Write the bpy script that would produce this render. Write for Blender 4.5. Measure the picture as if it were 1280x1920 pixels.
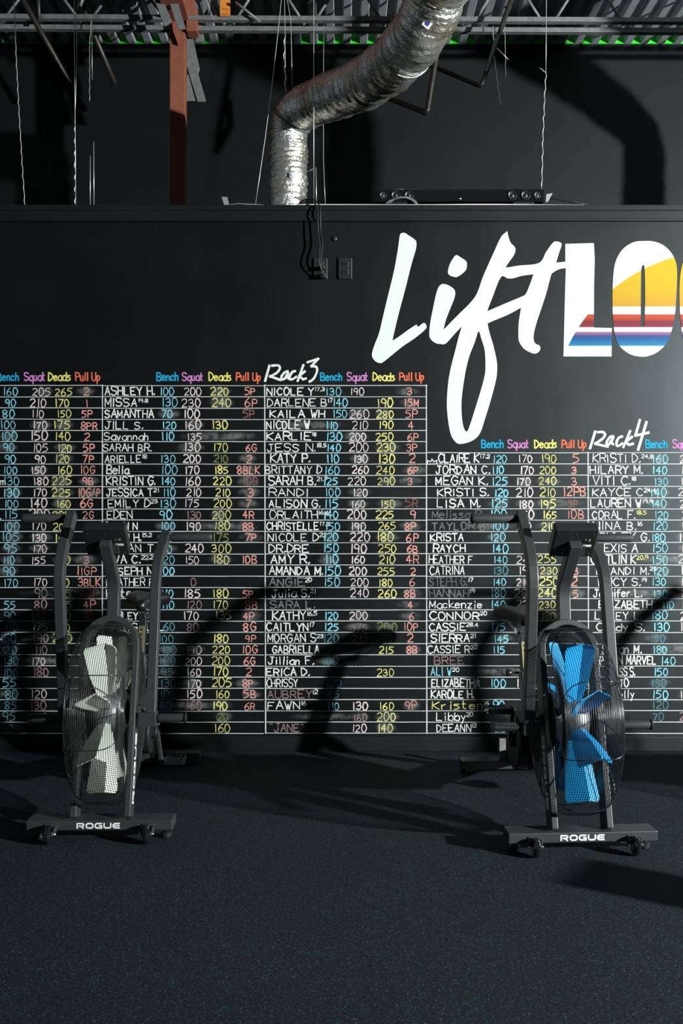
import bpy, bmesh, math, random
from mathutils import Vector, Matrix
from mathutils.geometry import tessellate_polygon
PI = math.pi
rng = random.Random(7)
scene = bpy.context.scene
COL = scene.collection
for o in list(bpy.data.objects):
    bpy.data.objects.remove(o)

# ------------------------------------------------------------------ camera, light, exposure
EYE = 1.34          # lens height above the floor
FPX = 1900.0        # focal length in pixels of the 1280 x 1920 frame
YW = 5.69           # distance to the chalkboard wall
YB = 8.6            # distance to the wall behind it
SW = FPX / YW
cam = bpy.data.cameras.new('camera')
cam.sensor_fit = 'VERTICAL'
cam.sensor_height = 36.0
cam.lens = FPX / 1920.0 * 36.0
cam.clip_start = 0.05
cam_ob = bpy.data.objects.new('camera', cam)
cam_ob.location = (0, 0, EYE)
cam_ob.rotation_euler = (PI / 2, 0, 0)
COL.objects.link(cam_ob)
scene.camera = cam_ob

world = bpy.data.worlds.new('world')
scene.world = world
world.use_nodes = True
wt = world.node_tree
bg = wt.nodes['Background']
bg.inputs['Strength'].default_value = 1.0
# dim room; soft fill added from the left, without any modelled source
w_tc = wt.nodes.new('ShaderNodeTexCoord')
w_dot = wt.nodes.new('ShaderNodeVectorMath'); w_dot.operation = 'DOT_PRODUCT'
w_dot.inputs[1].default_value = Vector((-1, -.12, .25)).normalized()
wt.links.new(w_tc.outputs['Generated'], w_dot.inputs[0])
w_mx = wt.nodes.new('ShaderNodeMath'); w_mx.operation = 'MAXIMUM'; w_mx.inputs[1].default_value = 0.0
wt.links.new(w_dot.outputs['Value'], w_mx.inputs[0])
w_pw = wt.nodes.new('ShaderNodeMath'); w_pw.operation = 'POWER'; w_pw.inputs[1].default_value = 7.0
wt.links.new(w_mx.outputs[0], w_pw.inputs[0])
w_ml = wt.nodes.new('ShaderNodeMath'); w_ml.operation = 'MULTIPLY_ADD'; w_ml.inputs[1].default_value = 0.30; w_ml.inputs[2].default_value = 0.010
wt.links.new(w_pw.outputs[0], w_ml.inputs[0])
w_cl = wt.nodes.new('ShaderNodeVectorMath'); w_cl.operation = 'SCALE'; w_cl.inputs[0].default_value = (0.80, 0.93, 1.0)
wt.links.new(w_ml.outputs[0], w_cl.inputs['Scale'])
wt.links.new(w_cl.outputs[0], bg.inputs['Color'])

LAMP = Vector((7.6, -0.35, 2.65))
sp = bpy.data.lights.new('flood_light', 'SPOT')
sp.energy = 7500
sp.color = (0.93, 1.0, 0.98)
sp.shadow_soft_size = 0.105
sp.spot_size = math.radians(72)
sp.spot_blend = 0.55
lo = bpy.data.objects.new('flood_light', sp)
lo.location = LAMP
lo.rotation_euler = (Vector((0.9, 5.69, 2.35)) - LAMP).to_track_quat('-Z', 'Y').to_euler()
COL.objects.link(lo)

scene.view_settings.view_transform = 'Standard'
scene.view_settings.look = 'None'
scene.view_settings.gamma = 1.0
scene.view_settings.use_curve_mapping = False
scene.view_settings.exposure = 0.0
try:
    scene.cycles.max_bounces = 6
    scene.cycles.transparent_max_bounces = 16
    scene.cycles.use_denoising = True
    scene.cycles.sample_clamp_indirect = 4.0
except Exception:
    pass


# ------------------------------------------------------------------ helpers
def P(px, py, Y):
    return Vector(((px - 640.0) * Y / FPX, Y, EYE + (960.0 - py) * Y / FPX))


def shade_src(px, py, Y, Ywall=YB):
    """the point at depth Y whose shadow from the lamp falls on pixel px, py of the wall at Ywall"""
    w = P(px, py, Ywall)
    q = (Y - LAMP.y) / (Ywall - LAMP.y)
    return LAMP + (w - LAMP) * q


class MB:
    def __init__(self):
        self.v = []; self.f = []; self.s = []; self.m = []; self.uv = {}

    def add(self, vs, fs, smooth=False, mat=0):
        b = len(self.v)
        self.v += [tuple(x) for x in vs]
        for f in fs:
            self.f.append(tuple(i + b for i in f)); self.s.append(smooth); self.m.append(mat)

    def box(self, c, s, M=None, mat=0):
        x, y, z = s[0] / 2, s[1] / 2, s[2] / 2
        vs = [Vector((a * x, b * y, d * z)) for a in (-1, 1) for b in (-1, 1) for d in (-1, 1)]
        if M is not None:
            vs = [M @ q for q in vs]
        vs = [q + Vector(c) for q in vs]
        self.add(vs, [(0, 1, 3, 2), (4, 6, 7, 5), (0, 4, 5, 1), (2, 3, 7, 6), (0, 2, 6, 4), (1, 5, 7, 3)], False, mat)

    def tube(self, pts, r, n=8, closed=False, caps=True, mat=0):
        pts = [Vector(p) for p in pts]
        N = len(pts)
        rs = r if isinstance(r, (list, tuple)) else [r] * N
        vs = []; prev = None
        for i, p in enumerate(pts):
            if closed:
                t = pts[(i + 1) % N] - pts[i - 1]
            else:
                t = pts[min(i + 1, N - 1)] - pts[max(i - 1, 0)]
            t = t.normalized() if t.length > 1e-9 else Vector((0, 0, 1))
            if prev is None:
                a = Vector((0, 0, 1)) if abs(t.z) < 0.9 else Vector((1, 0, 0))
                u = t.cross(a).normalized()
            else:
                u = (prev - t * prev.dot(t))
                u = u.normalized() if u.length > 1e-6 else t.orthogonal().normalized()
            prev = u
            w = t.cross(u)
            for k in range(n):
                an = 2 * PI * k / n
                vs.append(p + (u * math.cos(an) + w * math.sin(an)) * rs[i])
        fs = []
        for i in range(N if closed else N - 1):
            j = (i + 1) % N
            for k in range(n):
                k2 = (k + 1) % n
                fs.append((i * n + k, i * n + k2, j * n + k2, j * n + k))
        self.add(vs, fs, True, mat)
        if caps and not closed:
            b = len(self.v) - N * n
            self.f.append(tuple(b + k for k in range(n))[::-1]); self.s.append(False); self.m.append(mat)
            self.f.append(tuple(b + (N - 1) * n + k for k in range(n))); self.s.append(False); self.m.append(mat)

    def sweep(self, pts, w, d, b, mat=0):
        """rectangle swept along pts; d along the constant direction b, w across it"""
        pts = [Vector(p) for p in pts]; b = Vector(b).normalized(); N = len(pts); vs = []
        for i, p in enumerate(pts):
            t = (pts[min(i + 1, N - 1)] - pts[max(i - 1, 0)]).normalized()
            n = b.cross(t).normalized()
            k = 1.0
            if 0 < i < N - 1:
                c = (pts[i + 1] - pts[i]).normalized().dot((pts[i] - pts[i - 1]).normalized())
                k = 1 / max(0.6, math.sqrt((1 + c) / 2))
            for sx, sy in ((-1, -1), (1, -1), (1, 1), (-1, 1)):
                vs.append(p + n * (sx * w / 2 * k) + b * (sy * d / 2))
        fs = []
        for i in range(N - 1):
            for k in range(4):
                fs.append((i * 4 + k, i * 4 + (k + 1) % 4, (i + 1) * 4 + (k + 1) % 4, (i + 1) * 4 + k))
        fs += [(3, 2, 1, 0), tuple((N - 1) * 4 + k for k in range(4))]
        self.add(vs, fs, False, mat)

    def lathe(self, prof, c, axis, n=24, mat=0, smooth=True):
        """prof: list of (distance along axis, radius)"""
        ax = Vector(axis).normalized(); u = ax.orthogonal().normalized(); w = ax.cross(u); c = Vector(c)
        vs = []
        for a, r in prof:
            for k in range(n):
                an = 2 * PI * k / n
                vs.append(c + ax * a + (u * math.cos(an) + w * math.sin(an)) * r)
        fs = []
        for i in range(len(prof) - 1):
            for k in range(n):
                fs.append((i * n + k, i * n + (k + 1) % n, (i + 1) * n + (k + 1) % n, (i + 1) * n + k))
        fs += [tuple(range(n))[::-1], tuple((len(prof) - 1) * n + k for k in range(n))]
        self.add(vs, fs, smooth, mat)

    def disc(self, c, axis, r, h, n=24, mat=0, bev=0.15):
        e = min(h * bev, r * 0.3)
        self.lathe([(-h / 2, r - e), (-h / 2 + e, r), (h / 2 - e, r), (h / 2, r - e)], c, axis, n, mat, False)

    def ribbon(self, pts, w, y, mat=0, taper=False):
        """flat stroke on a wall plane; pts are (x, z)"""
        if len(pts) < 2:
            return
        for i in range(1, len(pts) - 1):        # a sharp turn starts a new stroke
            (ax, az), (bx, bz), (cx, cz) = pts[i - 1:i + 2]
            l1 = math.hypot(bx - ax, bz - az); l2 = math.hypot(cx - bx, cz - bz)
            if l1 < 1e-7 or l2 < 1e-7 or ((bx - ax) * (cx - bx) + (bz - az) * (cz - bz)) / (l1 * l2) < .55:
                self.ribbon(pts[:i + 1], w, y, mat)
                self.ribbon(pts[i:], w, y, mat)
                return
        N = len(pts)
        self.k = (getattr(self, 'k', 0) + 1) % 14
        y = y - self.k * 3.5e-5                 # strokes lie one over the other, never in one plane
        vs = []
        for i, (x, z) in enumerate(pts):
            y -= 3e-6
            ax, az = pts[max(i - 1, 0)]; bx, bz = pts[min(i + 1, N - 1)]
            tx, tz = bx - ax, bz - az
            l = math.hypot(tx, tz) or 1
            tx, tz = tx / l, tz / l
            ww = w / 2 * (1 + rng.uniform(-.14, .14))
            if 0 < i < N - 1:
                l1 = math.hypot(x - ax, z - az) or 1; l2 = math.hypot(bx - x, bz - z) or 1
                c = ((x - ax) * (bx - x) + (z - az) * (bz - z)) / (l1 * l2)
                ww /= max(.65, math.sqrt(max(0, (1 + c) / 2)))
            e = 0
            if i == 0: e = -w * .35
            if i == N - 1: e = w * .35
            vs += [(x - tz * ww + tx * e, y, z + tx * ww + tz * e), (x + tz * ww + tx * e, y, z - tx * ww + tz * e)]
        self.add(vs, [(2 * i, 2 * i + 1, 2 * i + 3, 2 * i + 2) for i in range(N - 1)], False, mat)

    def poly(self, loops, y, mat=0):
        """filled flat shape (outer loop, then holes) of (x, z) points"""
        flat = [q for l in loops for q in l]
        tris = tessellate_polygon([[Vector((a, b, 0)) for a, b in l] for l in loops])
        fs = []
        for t in tris:
            (ax, az), (bx, bz), (cx, cz) = (flat[i] for i in t)
            a = (bx - ax) * (cz - az) - (bz - az) * (cx - ax)
            if abs(a) < 1e-12: continue
            fs.append(tuple(t) if a > 0 else tuple(t)[::-1])
        self.add([(a, y, b) for a, b in flat], fs, False, mat)

    def build(self, name, mat, parent=None, bevel=0.0, origin=None):
        me = bpy.data.meshes.new(name)
        o0 = Vector(origin) if origin is not None else Vector((0, 0, 0))
        me.from_pydata([tuple(Vector(v) - o0) for v in self.v], [], self.f)
        me.polygons.foreach_set('use_smooth', self.s)
        for mm in (mat if isinstance(mat, (list, tuple)) else [mat]):
            me.materials.append(mm)
        me.polygons.foreach_set('material_index', self.m)
        me.update()
        ob = bpy.data.objects.new(name, me)
        ob.location = o0
        COL.objects.link(ob)
        if parent is not None:
            ob.parent = parent
        if bevel > 0:
            bv = ob.modifiers.new('bevel', 'BEVEL')
            bv.width = bevel; bv.segments = 2; bv.limit_method = 'ANGLE'; bv.angle_limit = math.radians(40)
        return ob


def tag(o, label=None, cat=None, group=None, kind=None):
    if label: o['label'] = label
    if cat: o['category'] = cat
    if group: o['group'] = group
    if kind: o['kind'] = kind
    return o


def empty(name, loc=(0, 0, 0), rz=0.0):
    o = bpy.data.objects.new(name, None)
    o.location = loc; o.rotation_euler = (0, 0, rz); o.empty_display_size = 0.1
    COL.objects.link(o)
    return o


def copy_tree(o, parent=None):
    c = o.copy(); COL.objects.link(c); c.parent = parent
    for ch in list(o.children):
        copy_tree(ch, c)
    return c


def smooth_pts(pts, k=5, closed=False):
    """Catmull-Rom through the points"""
    pts = [Vector(p) for p in pts]; N = len(pts); out = []
    if N < 3 and not closed:
        return pts
    for i in range(N if closed else N - 1):
        if closed:
            a, b, c, d = pts[i - 1], pts[i], pts[(i + 1) % N], pts[(i + 2) % N]
        else:
            a, b, c, d = pts[max(i - 1, 0)], pts[i], pts[i + 1], pts[min(i + 2, N - 1)]
        for j in range(k):
            t = j / k
            out.append(0.5 * ((2 * b) + (c - a) * t + (2 * a - 5 * b + 4 * c - d) * t * t + (3 * b - a - 3 * c + d) * t ** 3))
    if not closed:
        out.append(pts[-1])
    return out


def fillet(pts, r, n=5):
    pts = [Vector(p) for p in pts]; out = [pts[0]]
    for i in range(1, len(pts) - 1):
        a, b, c = pts[i - 1], pts[i], pts[i + 1]
        u = (a - b); v = (c - b)
        d = min(r, u.length * .45, v.length * .45)
        p0 = b + u.normalized() * d; p1 = b + v.normalized() * d
        for j in range(n + 1):
            t = j / n
            out.append((1 - t) ** 2 * p0 + 2 * t * (1 - t) * b + t * t * p1)
    out.append(pts[-1])
    return out


# ------------------------------------------------------------------ materials
def srgb(r, g, b):
    f = lambda c: (c / 255 / 12.92) if c / 255 <= .04045 else ((c / 255 + .055) / 1.055) ** 2.4
    return (f(r), f(g), f(b), 1)


def material(name, col, rough=.5, metal=0.0, spec=.5, var=.0, scale=30., bump=0., bscale=60., coat=0.):
    m = bpy.data.materials.new(name); m.use_nodes = True
    nt = m.node_tree; b = nt.nodes['Principled BSDF']
    b.inputs['Roughness'].default_value = rough
    b.inputs['Metallic'].default_value = metal
    b.inputs['Specular IOR Level'].default_value = spec
    b.inputs['Coat Weight'].default_value = coat
    tc = nt.nodes.new('ShaderNodeTexCoord')
    no = nt.nodes.new('ShaderNodeTexNoise'); no.inputs['Scale'].default_value = scale; no.inputs['Detail'].default_value = 5
    nt.links.new(tc.outputs['Object'], no.inputs['Vector'])
    mx = nt.nodes.new('ShaderNodeMix'); mx.data_type = 'RGBA'
    c = Vector(col[:3])
    mx.inputs['A'].default_value = (*(c * (1 - var)), 1)
    mx.inputs['B'].default_value = (*[min(1, q) for q in c * (1 + var)], 1)
    nt.links.new(no.outputs['Fac'], mx.inputs['Factor'])
    nt.links.new(mx.outputs['Result'], b.inputs['Base Color'])
    if bump > 0:
        n2 = nt.nodes.new('ShaderNodeTexNoise'); n2.inputs['Scale'].default_value = bscale; n2.inputs['Detail'].default_value = 6
        nt.links.new(tc.outputs['Object'], n2.inputs['Vector'])
        bp = nt.nodes.new('ShaderNodeBump'); bp.inputs['Strength'].default_value = bump; bp.inputs['Distance'].default_value = .01
        nt.links.new(n2.outputs['Fac'], bp.inputs['Height']); nt.links.new(bp.outputs['Normal'], b.inputs['Normal'])
    return m


def chalk(name, col, density=.5, scale=380.):
    """chalk rubbed on a rough board: grains of the stick with the black board showing between them"""
    m = bpy.data.materials.new(name); m.use_nodes = True
    nt = m.node_tree; b = nt.nodes['Principled BSDF']
    b.inputs['Roughness'].default_value = .95; b.inputs['Specular IOR Level'].default_value = .1
    g = nt.nodes.new('ShaderNodeNewGeometry')
    no = nt.nodes.new('ShaderNodeTexNoise'); no.inputs['Scale'].default_value = scale; no.inputs['Detail'].default_value = 2
    nt.links.new(g.outputs['Position'], no.inputs['Vector'])
    n2 = nt.nodes.new('ShaderNodeTexNoise'); n2.inputs['Scale'].default_value = 9; n2.inputs['Detail'].default_value = 2
    nt.links.new(g.outputs['Position'], n2.inputs['Vector'])
    ad = nt.nodes.new('ShaderNodeMath'); ad.operation = 'MULTIPLY_ADD'; ad.inputs[1].default_value = .5
    nt.links.new(n2.outputs['Fac'], ad.inputs[0]); nt.links.new(no.outputs['Fac'], ad.inputs[2])
    mr = nt.nodes.new('ShaderNodeMapRange')
    mr.inputs['From Min'].default_value = 1.05 - density - .10; mr.inputs['From Max'].default_value = 1.05 - density + .20
    nt.links.new(ad.outputs[0], mr.inputs['Value'])
    mx = nt.nodes.new('ShaderNodeMix'); mx.data_type = 'RGBA'
    mx.inputs['A'].default_value = (*[.006 + .12 * c for c in col[:3]], 1); mx.inputs['B'].default_value = (*[c * .88 for c in col[:3]], 1)
    nt.links.new(mr.outputs[0], mx.inputs['Factor']); nt.links.new(mx.outputs['Result'], b.inputs['Base Color'])
    return m


def wall_paint(name, base=.0014, rough=.37, spec=.80, dusty=True):
    m = bpy.data.materials.new(name); m.use_nodes = True
    nt = m.node_tree; b = nt.nodes['Principled BSDF']
    g = nt.nodes.new('ShaderNodeNewGeometry')
    mp = nt.nodes.new('ShaderNodeMapping'); mp.inputs['Scale'].default_value = (.55, 1, 3.2)
    nt.links.new(g.outputs['Position'], mp.inputs['Vector'])
    n1 = nt.nodes.new('ShaderNodeTexNoise'); n1.inputs['Scale'].default_value = 1.7; n1.inputs['Detail'].default_value = 7; n1.inputs['Roughness'].default_value = .62
    nt.links.new(mp.outputs[0], n1.inputs['Vector'])
    cr = nt.nodes.new('ShaderNodeValToRGB')
    cr.color_ramp.elements[0].position = .38; cr.color_ramp.elements[0].color = (base * .85, base * .92, base, 1)
    cr.color_ramp.elements[1].position = .8; cr.color_ramp.elements[1].color = (base * 2.1, base * 2.25, base * 2.3, 1) if dusty else (base * 1.3, base * 1.35, base * 1.4, 1)
    nt.links.new(n1.outputs['Fac'], cr.inputs['Fac']); nt.links.new(cr.outputs[0], b.inputs['Base Color'])
    n2 = nt.nodes.new('ShaderNodeTexNoise'); n2.inputs['Scale'].default_value = 2.6; n2.inputs['Detail'].default_value = 6
    mp2 = nt.nodes.new('ShaderNodeMapping'); mp2.inputs['Scale'].default_value = (1.6, 1, .7)
    nt.links.new(g.outputs['Position'], mp2.inputs['Vector']); nt.links.new(mp2.outputs[0], n2.inputs['Vector'])
    mr = nt.nodes.new('ShaderNodeMapRange'); mr.inputs['To Min'].default_value = rough - .05; mr.inputs['To Max'].default_value = rough + .06
    nt.links.new(n2.outputs['Fac'], mr.inputs['Value']); nt.links.new(mr.outputs[0], b.inputs['Roughness'])
    b.inputs['Specular IOR Level'].default_value = spec
    b.inputs['Specular Tint'].default_value = (.88, .98, 1.0, 1)
    n3 = nt.nodes.new('ShaderNodeTexNoise'); n3.inputs['Scale'].default_value = 170; n3.inputs['Detail'].default_value = 3
    nt.links.new(g.outputs['Position'], n3.inputs['Vector'])
    bp = nt.nodes.new('ShaderNodeBump'); bp.inputs['Strength'].default_value = .05; bp.inputs['Distance'].default_value = .002
    nt.links.new(n3.outputs['Fac'], bp.inputs['Height']); nt.links.new(bp.outputs['Normal'], b.inputs['Normal'])
    return m


def floor_rubber():
    m = bpy.data.materials.new('speckled_rubber'); m.use_nodes = True
    nt = m.node_tree; b = nt.nodes['Principled BSDF']
    b.inputs['Roughness'].default_value = .75; b.inputs['Specular IOR Level'].default_value = .14
    g = nt.nodes.new('ShaderNodeNewGeometry')
    base = nt.nodes.new('ShaderNodeTexNoise'); base.inputs['Scale'].default_value = 90; base.inputs['Detail'].default_value = 6
    nt.links.new(g.outputs['Position'], base.inputs['Vector'])
    cr = nt.nodes.new('ShaderNodeValToRGB')
    cr.color_ramp.elements[0].position = .3; cr.color_ramp.elements[0].color = (.0078, .0090, .0106, 1)
    cr.color_ramp.elements[1].position = .75; cr.color_ramp.elements[1].color = (.0215, .024, .028, 1)
    nt.links.new(base.outputs['Fac'], cr.inputs['Fac'])
    prev = cr.outputs[0]
    big = nt.nodes.new('ShaderNodeTexNoise'); big.inputs['Scale'].default_value = 2.2; big.inputs['Detail'].default_value = 4
    nt.links.new(g.outputs['Position'], big.inputs['Vector'])
    for sc, thr, col, rad in ((260, .80, (.011, .056, .074, 1), .42), (185, .885, (.019, .120, .155, 1), .38), (150, .955, (.11, .115, .12, 1), .26)):
        vo = nt.nodes.new('ShaderNodeTexVoronoi'); vo.inputs['Scale'].default_value = sc
        wob = nt.nodes.new('ShaderNodeMixRGB')
        nz = nt.nodes.new('ShaderNodeTexNoise'); nz.inputs['Scale'].default_value = sc * 1.4
        nt.links.new(g.outputs['Position'], nz.inputs['Vector'])
        wob.blend_type = 'ADD'; wob.inputs[0].default_value = .012
        nt.links.new(g.outputs['Position'], wob.inputs[1]); nt.links.new(nz.outputs['Color'], wob.inputs[2])
        nt.links.new(wob.outputs[0], vo.inputs['Vector'])
        sep = nt.nodes.new('ShaderNodeSeparateColor'); nt.links.new(vo.outputs['Color'], sep.inputs[0])
        ad = nt.nodes.new('ShaderNodeMath'); ad.operation = 'MULTIPLY_ADD'; ad.inputs[1].default_value = .16
        nt.links.new(big.outputs['Fac'], ad.inputs[0]); nt.links.new(sep.outputs[0], ad.inputs[2])
        gt = nt.nodes.new('ShaderNodeMath'); gt.operation = 'GREATER_THAN'; gt.inputs[1].default_value = thr + .08
        nt.links.new(ad.outputs[0], gt.inputs[0])
        lt = nt.nodes.new('ShaderNodeMath'); lt.operation = 'LESS_THAN'; lt.inputs[1].default_value = rad
        nt.links.new(vo.outputs['Distance'], lt.inputs[0])
        mu = nt.nodes.new('ShaderNodeMath'); mu.operation = 'MULTIPLY'
        nt.links.new(gt.outputs[0], mu.inputs[0]); nt.links.new(lt.outputs[0], mu.inputs[1])
        mx = nt.nodes.new('ShaderNodeMix'); mx.data_type = 'RGBA'
        nt.links.new(mu.outputs[0], mx.inputs['Factor']); nt.links.new(prev, mx.inputs['A']); mx.inputs['B'].default_value = col
        prev = mx.outputs['Result']
    nt.links.new(prev, b.inputs['Base Color'])
    bp = nt.nodes.new('ShaderNodeBump'); bp.inputs['Strength'].default_value = .35; bp.inputs['Distance'].default_value = .004
    nt.links.new(base.outputs['Fac'], bp.inputs['Height']); nt.links.new(bp.outputs['Normal'], b.inputs['Normal'])
    return m


def foil():
    m = bpy.data.materials.new('crinkled_foil'); m.use_nodes = True
    nt = m.node_tree; b = nt.nodes['Principled BSDF']
    b.inputs['Metallic'].default_value = .92
    g = nt.nodes.new('ShaderNodeNewGeometry')
    n1 = nt.nodes.new('ShaderNodeTexNoise'); n1.inputs['Scale'].default_value = 5; n1.inputs['Detail'].default_value = 4
    nt.links.new(g.outputs['Position'], n1.inputs['Vector'])
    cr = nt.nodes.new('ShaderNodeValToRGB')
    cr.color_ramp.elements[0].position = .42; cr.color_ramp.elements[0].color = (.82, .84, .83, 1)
    cr.color_ramp.elements[1].position = .68; cr.color_ramp.elements[1].color = (.50, .42, .30, 1)  # brown patches stand in for reflections of the surroundings
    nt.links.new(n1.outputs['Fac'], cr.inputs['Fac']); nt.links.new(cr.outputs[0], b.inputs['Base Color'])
    b.inputs['Roughness'].default_value = .38
    vo = nt.nodes.new('ShaderNodeTexNoise'); vo.inputs['Scale'].default_value = 26; vo.inputs['Detail'].default_value = 5; vo.inputs['Distortion'].default_value = 1.6
    nt.links.new(g.outputs['Position'], vo.inputs['Vector'])
    bp = nt.nodes.new('ShaderNodeBump'); bp.inputs['Strength'].default_value = 1.0; bp.inputs['Distance'].default_value = .0085
    nt.links.new(vo.outputs['Fac'], bp.inputs['Height']); nt.links.new(bp.outputs['Normal'], b.inputs['Normal'])
    return m


def sunset_paint():
    """white letters with a big striped sun painted across them"""
    m = bpy.data.materials.new('sunset_paint'); m.use_nodes = True
    nt = m.node_tree; b = nt.nodes['Principled BSDF']
    b.inputs['Roughness'].default_value = .55; b.inputs['Specular IOR Level'].default_value = .3
    zz = lambda y: EYE + (960 - (440 + y / 5.3333)) / SW
    xx = lambda x: (1040 + x / 5.3333 - 640) / SW
    A, B, C = [(xx(x), zz(y)) for x, y in ((128, 1117), (585, 538), (1170, 232))]
    d = 2 * (A[0] * (B[1] - C[1]) + B[0] * (C[1] - A[1]) + C[0] * (A[1] - B[1]))
    s = lambda q: q[0] ** 2 + q[1] ** 2
    cx = (s(A) * (B[1] - C[1]) + s(B) * (C[1] - A[1]) + s(C) * (A[1] - B[1])) / d
    cz = (s(A) * (C[0] - B[0]) + s(B) * (A[0] - C[0]) + s(C) * (B[0] - A[0])) / d
    R = math.hypot(A[0] - cx, A[1] - cz)
    g = nt.nodes.new('ShaderNodeNewGeometry')
    se = nt.nodes.new('ShaderNodeSeparateXYZ'); nt.links.new(g.outputs['Position'], se.inputs[0])
    z0, z1 = zz(1230), zz(60)
    mr = nt.nodes.new('ShaderNodeMapRange'); mr.inputs['From Min'].default_value = z0; mr.inputs['From Max'].default_value = z1
    nt.links.new(se.outputs['Z'], mr.inputs['Value'])
    cr = nt.nodes.new('ShaderNodeValToRGB'); r = cr.color_ramp
    f = lambda y: (zz(y) - z0) / (z1 - z0)
    W = (.70, .725, .70, 1)
    dim = lambda *c: (*[q * .52 for q in srgb(*c)[:3]], 1)
    stops = [(1113, W), (1111, dim(10, 160, 215)), (1050, dim(15, 110, 185)), (1015, dim(40, 85, 165)), (995, dim(160, 110, 170)), (974, dim(205, 135, 185)), (971, W),
             (926, W), (924, dim(170, 40, 70)), (870, dim(150, 45, 60)), (840, dim(225, 75, 40)), (797, dim(240, 85, 40)), (795, W), (720, W), (718, dim(250, 182, 45)), (560, dim(254, 204, 18)), (300, dim(255, 214, 8))]
    stops = sorted((f(y), c) for y, c in stops)
    r.elements[0].position = stops[0][0]; r.elements[0].color = stops[0][1]
    r.elements[1].position = stops[-1][0]; r.elements[1].color = stops[-1][1]
    for p, c in stops[1:-1]:
        e = r.elements.new(p); e.color = c
    nt.links.new(mr.outputs[0], cr.inputs['Fac'])
    cb = nt.nodes.new('ShaderNodeCombineXYZ'); nt.links.new(se.outputs['X'], cb.inputs['X']); nt.links.new(se.outputs['Z'], cb.inputs['Z'])
    ds = nt.nodes.new('ShaderNodeVectorMath'); ds.operation = 'DISTANCE'; ds.inputs[1].default_value = (cx, 0, cz)
    nt.links.new(cb.outputs[0], ds.inputs[0])
    lt = nt.nodes.new('ShaderNodeMath'); lt.operation = 'LESS_THAN'; lt.inputs[1].default_value = R
    nt.links.new(ds.outputs['Value'], lt.inputs[0])
    mx = nt.nodes.new('ShaderNodeMix'); mx.data_type = 'RGBA'; mx.inputs['A'].default_value = W
    nt.links.new(lt.outputs[0], mx.inputs['Factor']); nt.links.new(cr.outputs[0], mx.inputs['B'])
    nt.links.new(mx.outputs['Result'], b.inputs['Base Color'])
    return m


def smear_mat():
    """wiped chalk dust: a thin uneven film"""
    m = bpy.data.materials.new('chalk_dust'); m.use_nodes = True
    nt = m.node_tree; b = nt.nodes['Principled BSDF']
    b.inputs['Base Color'].default_value = (.62, .66, .64, 1); b.inputs['Roughness'].default_value = 1; b.inputs['Specular IOR Level'].default_value = 0
    uv = nt.nodes.new('ShaderNodeUVMap')
    vm = nt.nodes.new('ShaderNodeVectorMath'); vm.operation = 'LENGTH'; nt.links.new(uv.outputs[0], vm.inputs[0])
    mr = nt.nodes.new('ShaderNodeMapRange'); mr.interpolation_type = 'SMOOTHSTEP'
    mr.inputs['From Min'].default_value = .25; mr.inputs['From Max'].default_value = 1; mr.inputs['To Min'].default_value = 1; mr.inputs['To Max'].default_value = 0
    nt.links.new(vm.outputs['Value'], mr.inputs['Value'])
    g = nt.nodes.new('ShaderNodeNewGeometry')
    no = nt.nodes.new('ShaderNodeTexNoise'); no.inputs['Scale'].default_value = 34; no.inputs['Detail'].default_value = 6
    nt.links.new(g.outputs['Position'], no.inputs['Vector'])
    m2 = nt.nodes.new('ShaderNodeMapRange'); m2.inputs['From Min'].default_value = .3; m2.inputs['From Max'].default_value = .75; m2.inputs['To Max'].default_value = .27
    nt.links.new(no.outputs['Fac'], m2.inputs['Value'])
    mu = nt.nodes.new('ShaderNodeMath'); mu.operation = 'MULTIPLY'
    nt.links.new(mr.outputs[0], mu.inputs[0]); nt.links.new(m2.outputs[0], mu.inputs[1])
    nt.links.new(mu.outputs[0], b.inputs['Alpha'])
    return m


M = {}
M['board'] = wall_paint('chalkboard_paint')
M['board_trim'] = wall_paint('black_trim_paint', .006, .42, .55, False)
M['back_paint'] = wall_paint('black_wall_paint', .0042, .52, .30, False)
M['rubber_floor'] = floor_rubber()
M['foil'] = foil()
M['deck'] = material('grey_primer_deck', (.34, .375, .39), .5, .1, .5, .22, 8)
M['steel'] = material('grey_primer_steel', (.165, .17, .172), .55, .2, .5, .5, 22)
M['dark_steel'] = material('dark_pipe', (.045, .040, .036), .42, .6, .5, .6, 30)
M['red_iron'] = material('red_iron_primer', (.235, .072, .042), .62, 0, .4, .22, 9, .1, 40)
M['green'] = material('green_paint', (.03, .62, .03), .6, 0, .4, .2, 20)
M['wire'] = material('galvanised_wire', (.62, .64, .63), .38, .7, .5, .2, 60)
M['tag_orange'] = material('orange_card', (.62, .22, .03), .7, 0, .3, .15, 40)
M['sticker'] = material('white_sticker', (.8, .8, .78), .5, 0, .4, .05, 40)
M['blue_ink'] = material('blue_ink', (.02, .04, .30), .5)
M['black_ink'] = material('black_ink', (.01, .01, .01), .5)
M['orange_ink'] = material('orange_ink', (.30, .09, .01), .6)
M['frame'] = material('black_powder_coat', (.030, .032, .034), .40, .0, .62, .12, 60, .05, 500)
M['black_plastic'] = material('black_plastic', (.013, .013, .014), .38, 0, .5, .1, 40)
M['gloss_black'] = material('gloss_black_plastic', (.008, .008, .009), .08, 0, .6, .1, 20, coat=.6)
M['grip'] = material('foam_grip', (.026, .027, .028), .62, 0, .45, .2, 90, .15, 400)
M['vinyl'] = material('black_vinyl', (.006, .0055, .0055), .36, 0, .5, .15, 40, .08, 150)
M['guard'] = material('black_wire_guard', (.022, .022, .023), .24, .15, .8, .1, 40)
M['white_blade'] = material('off_white_blade', (.70, .75, .66), .5, 0, .4, .05, 15)
M['blue_blade'] = material('blue_blade', (.008, .30, .66), .45, 0, .5, .06, 15)
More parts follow.
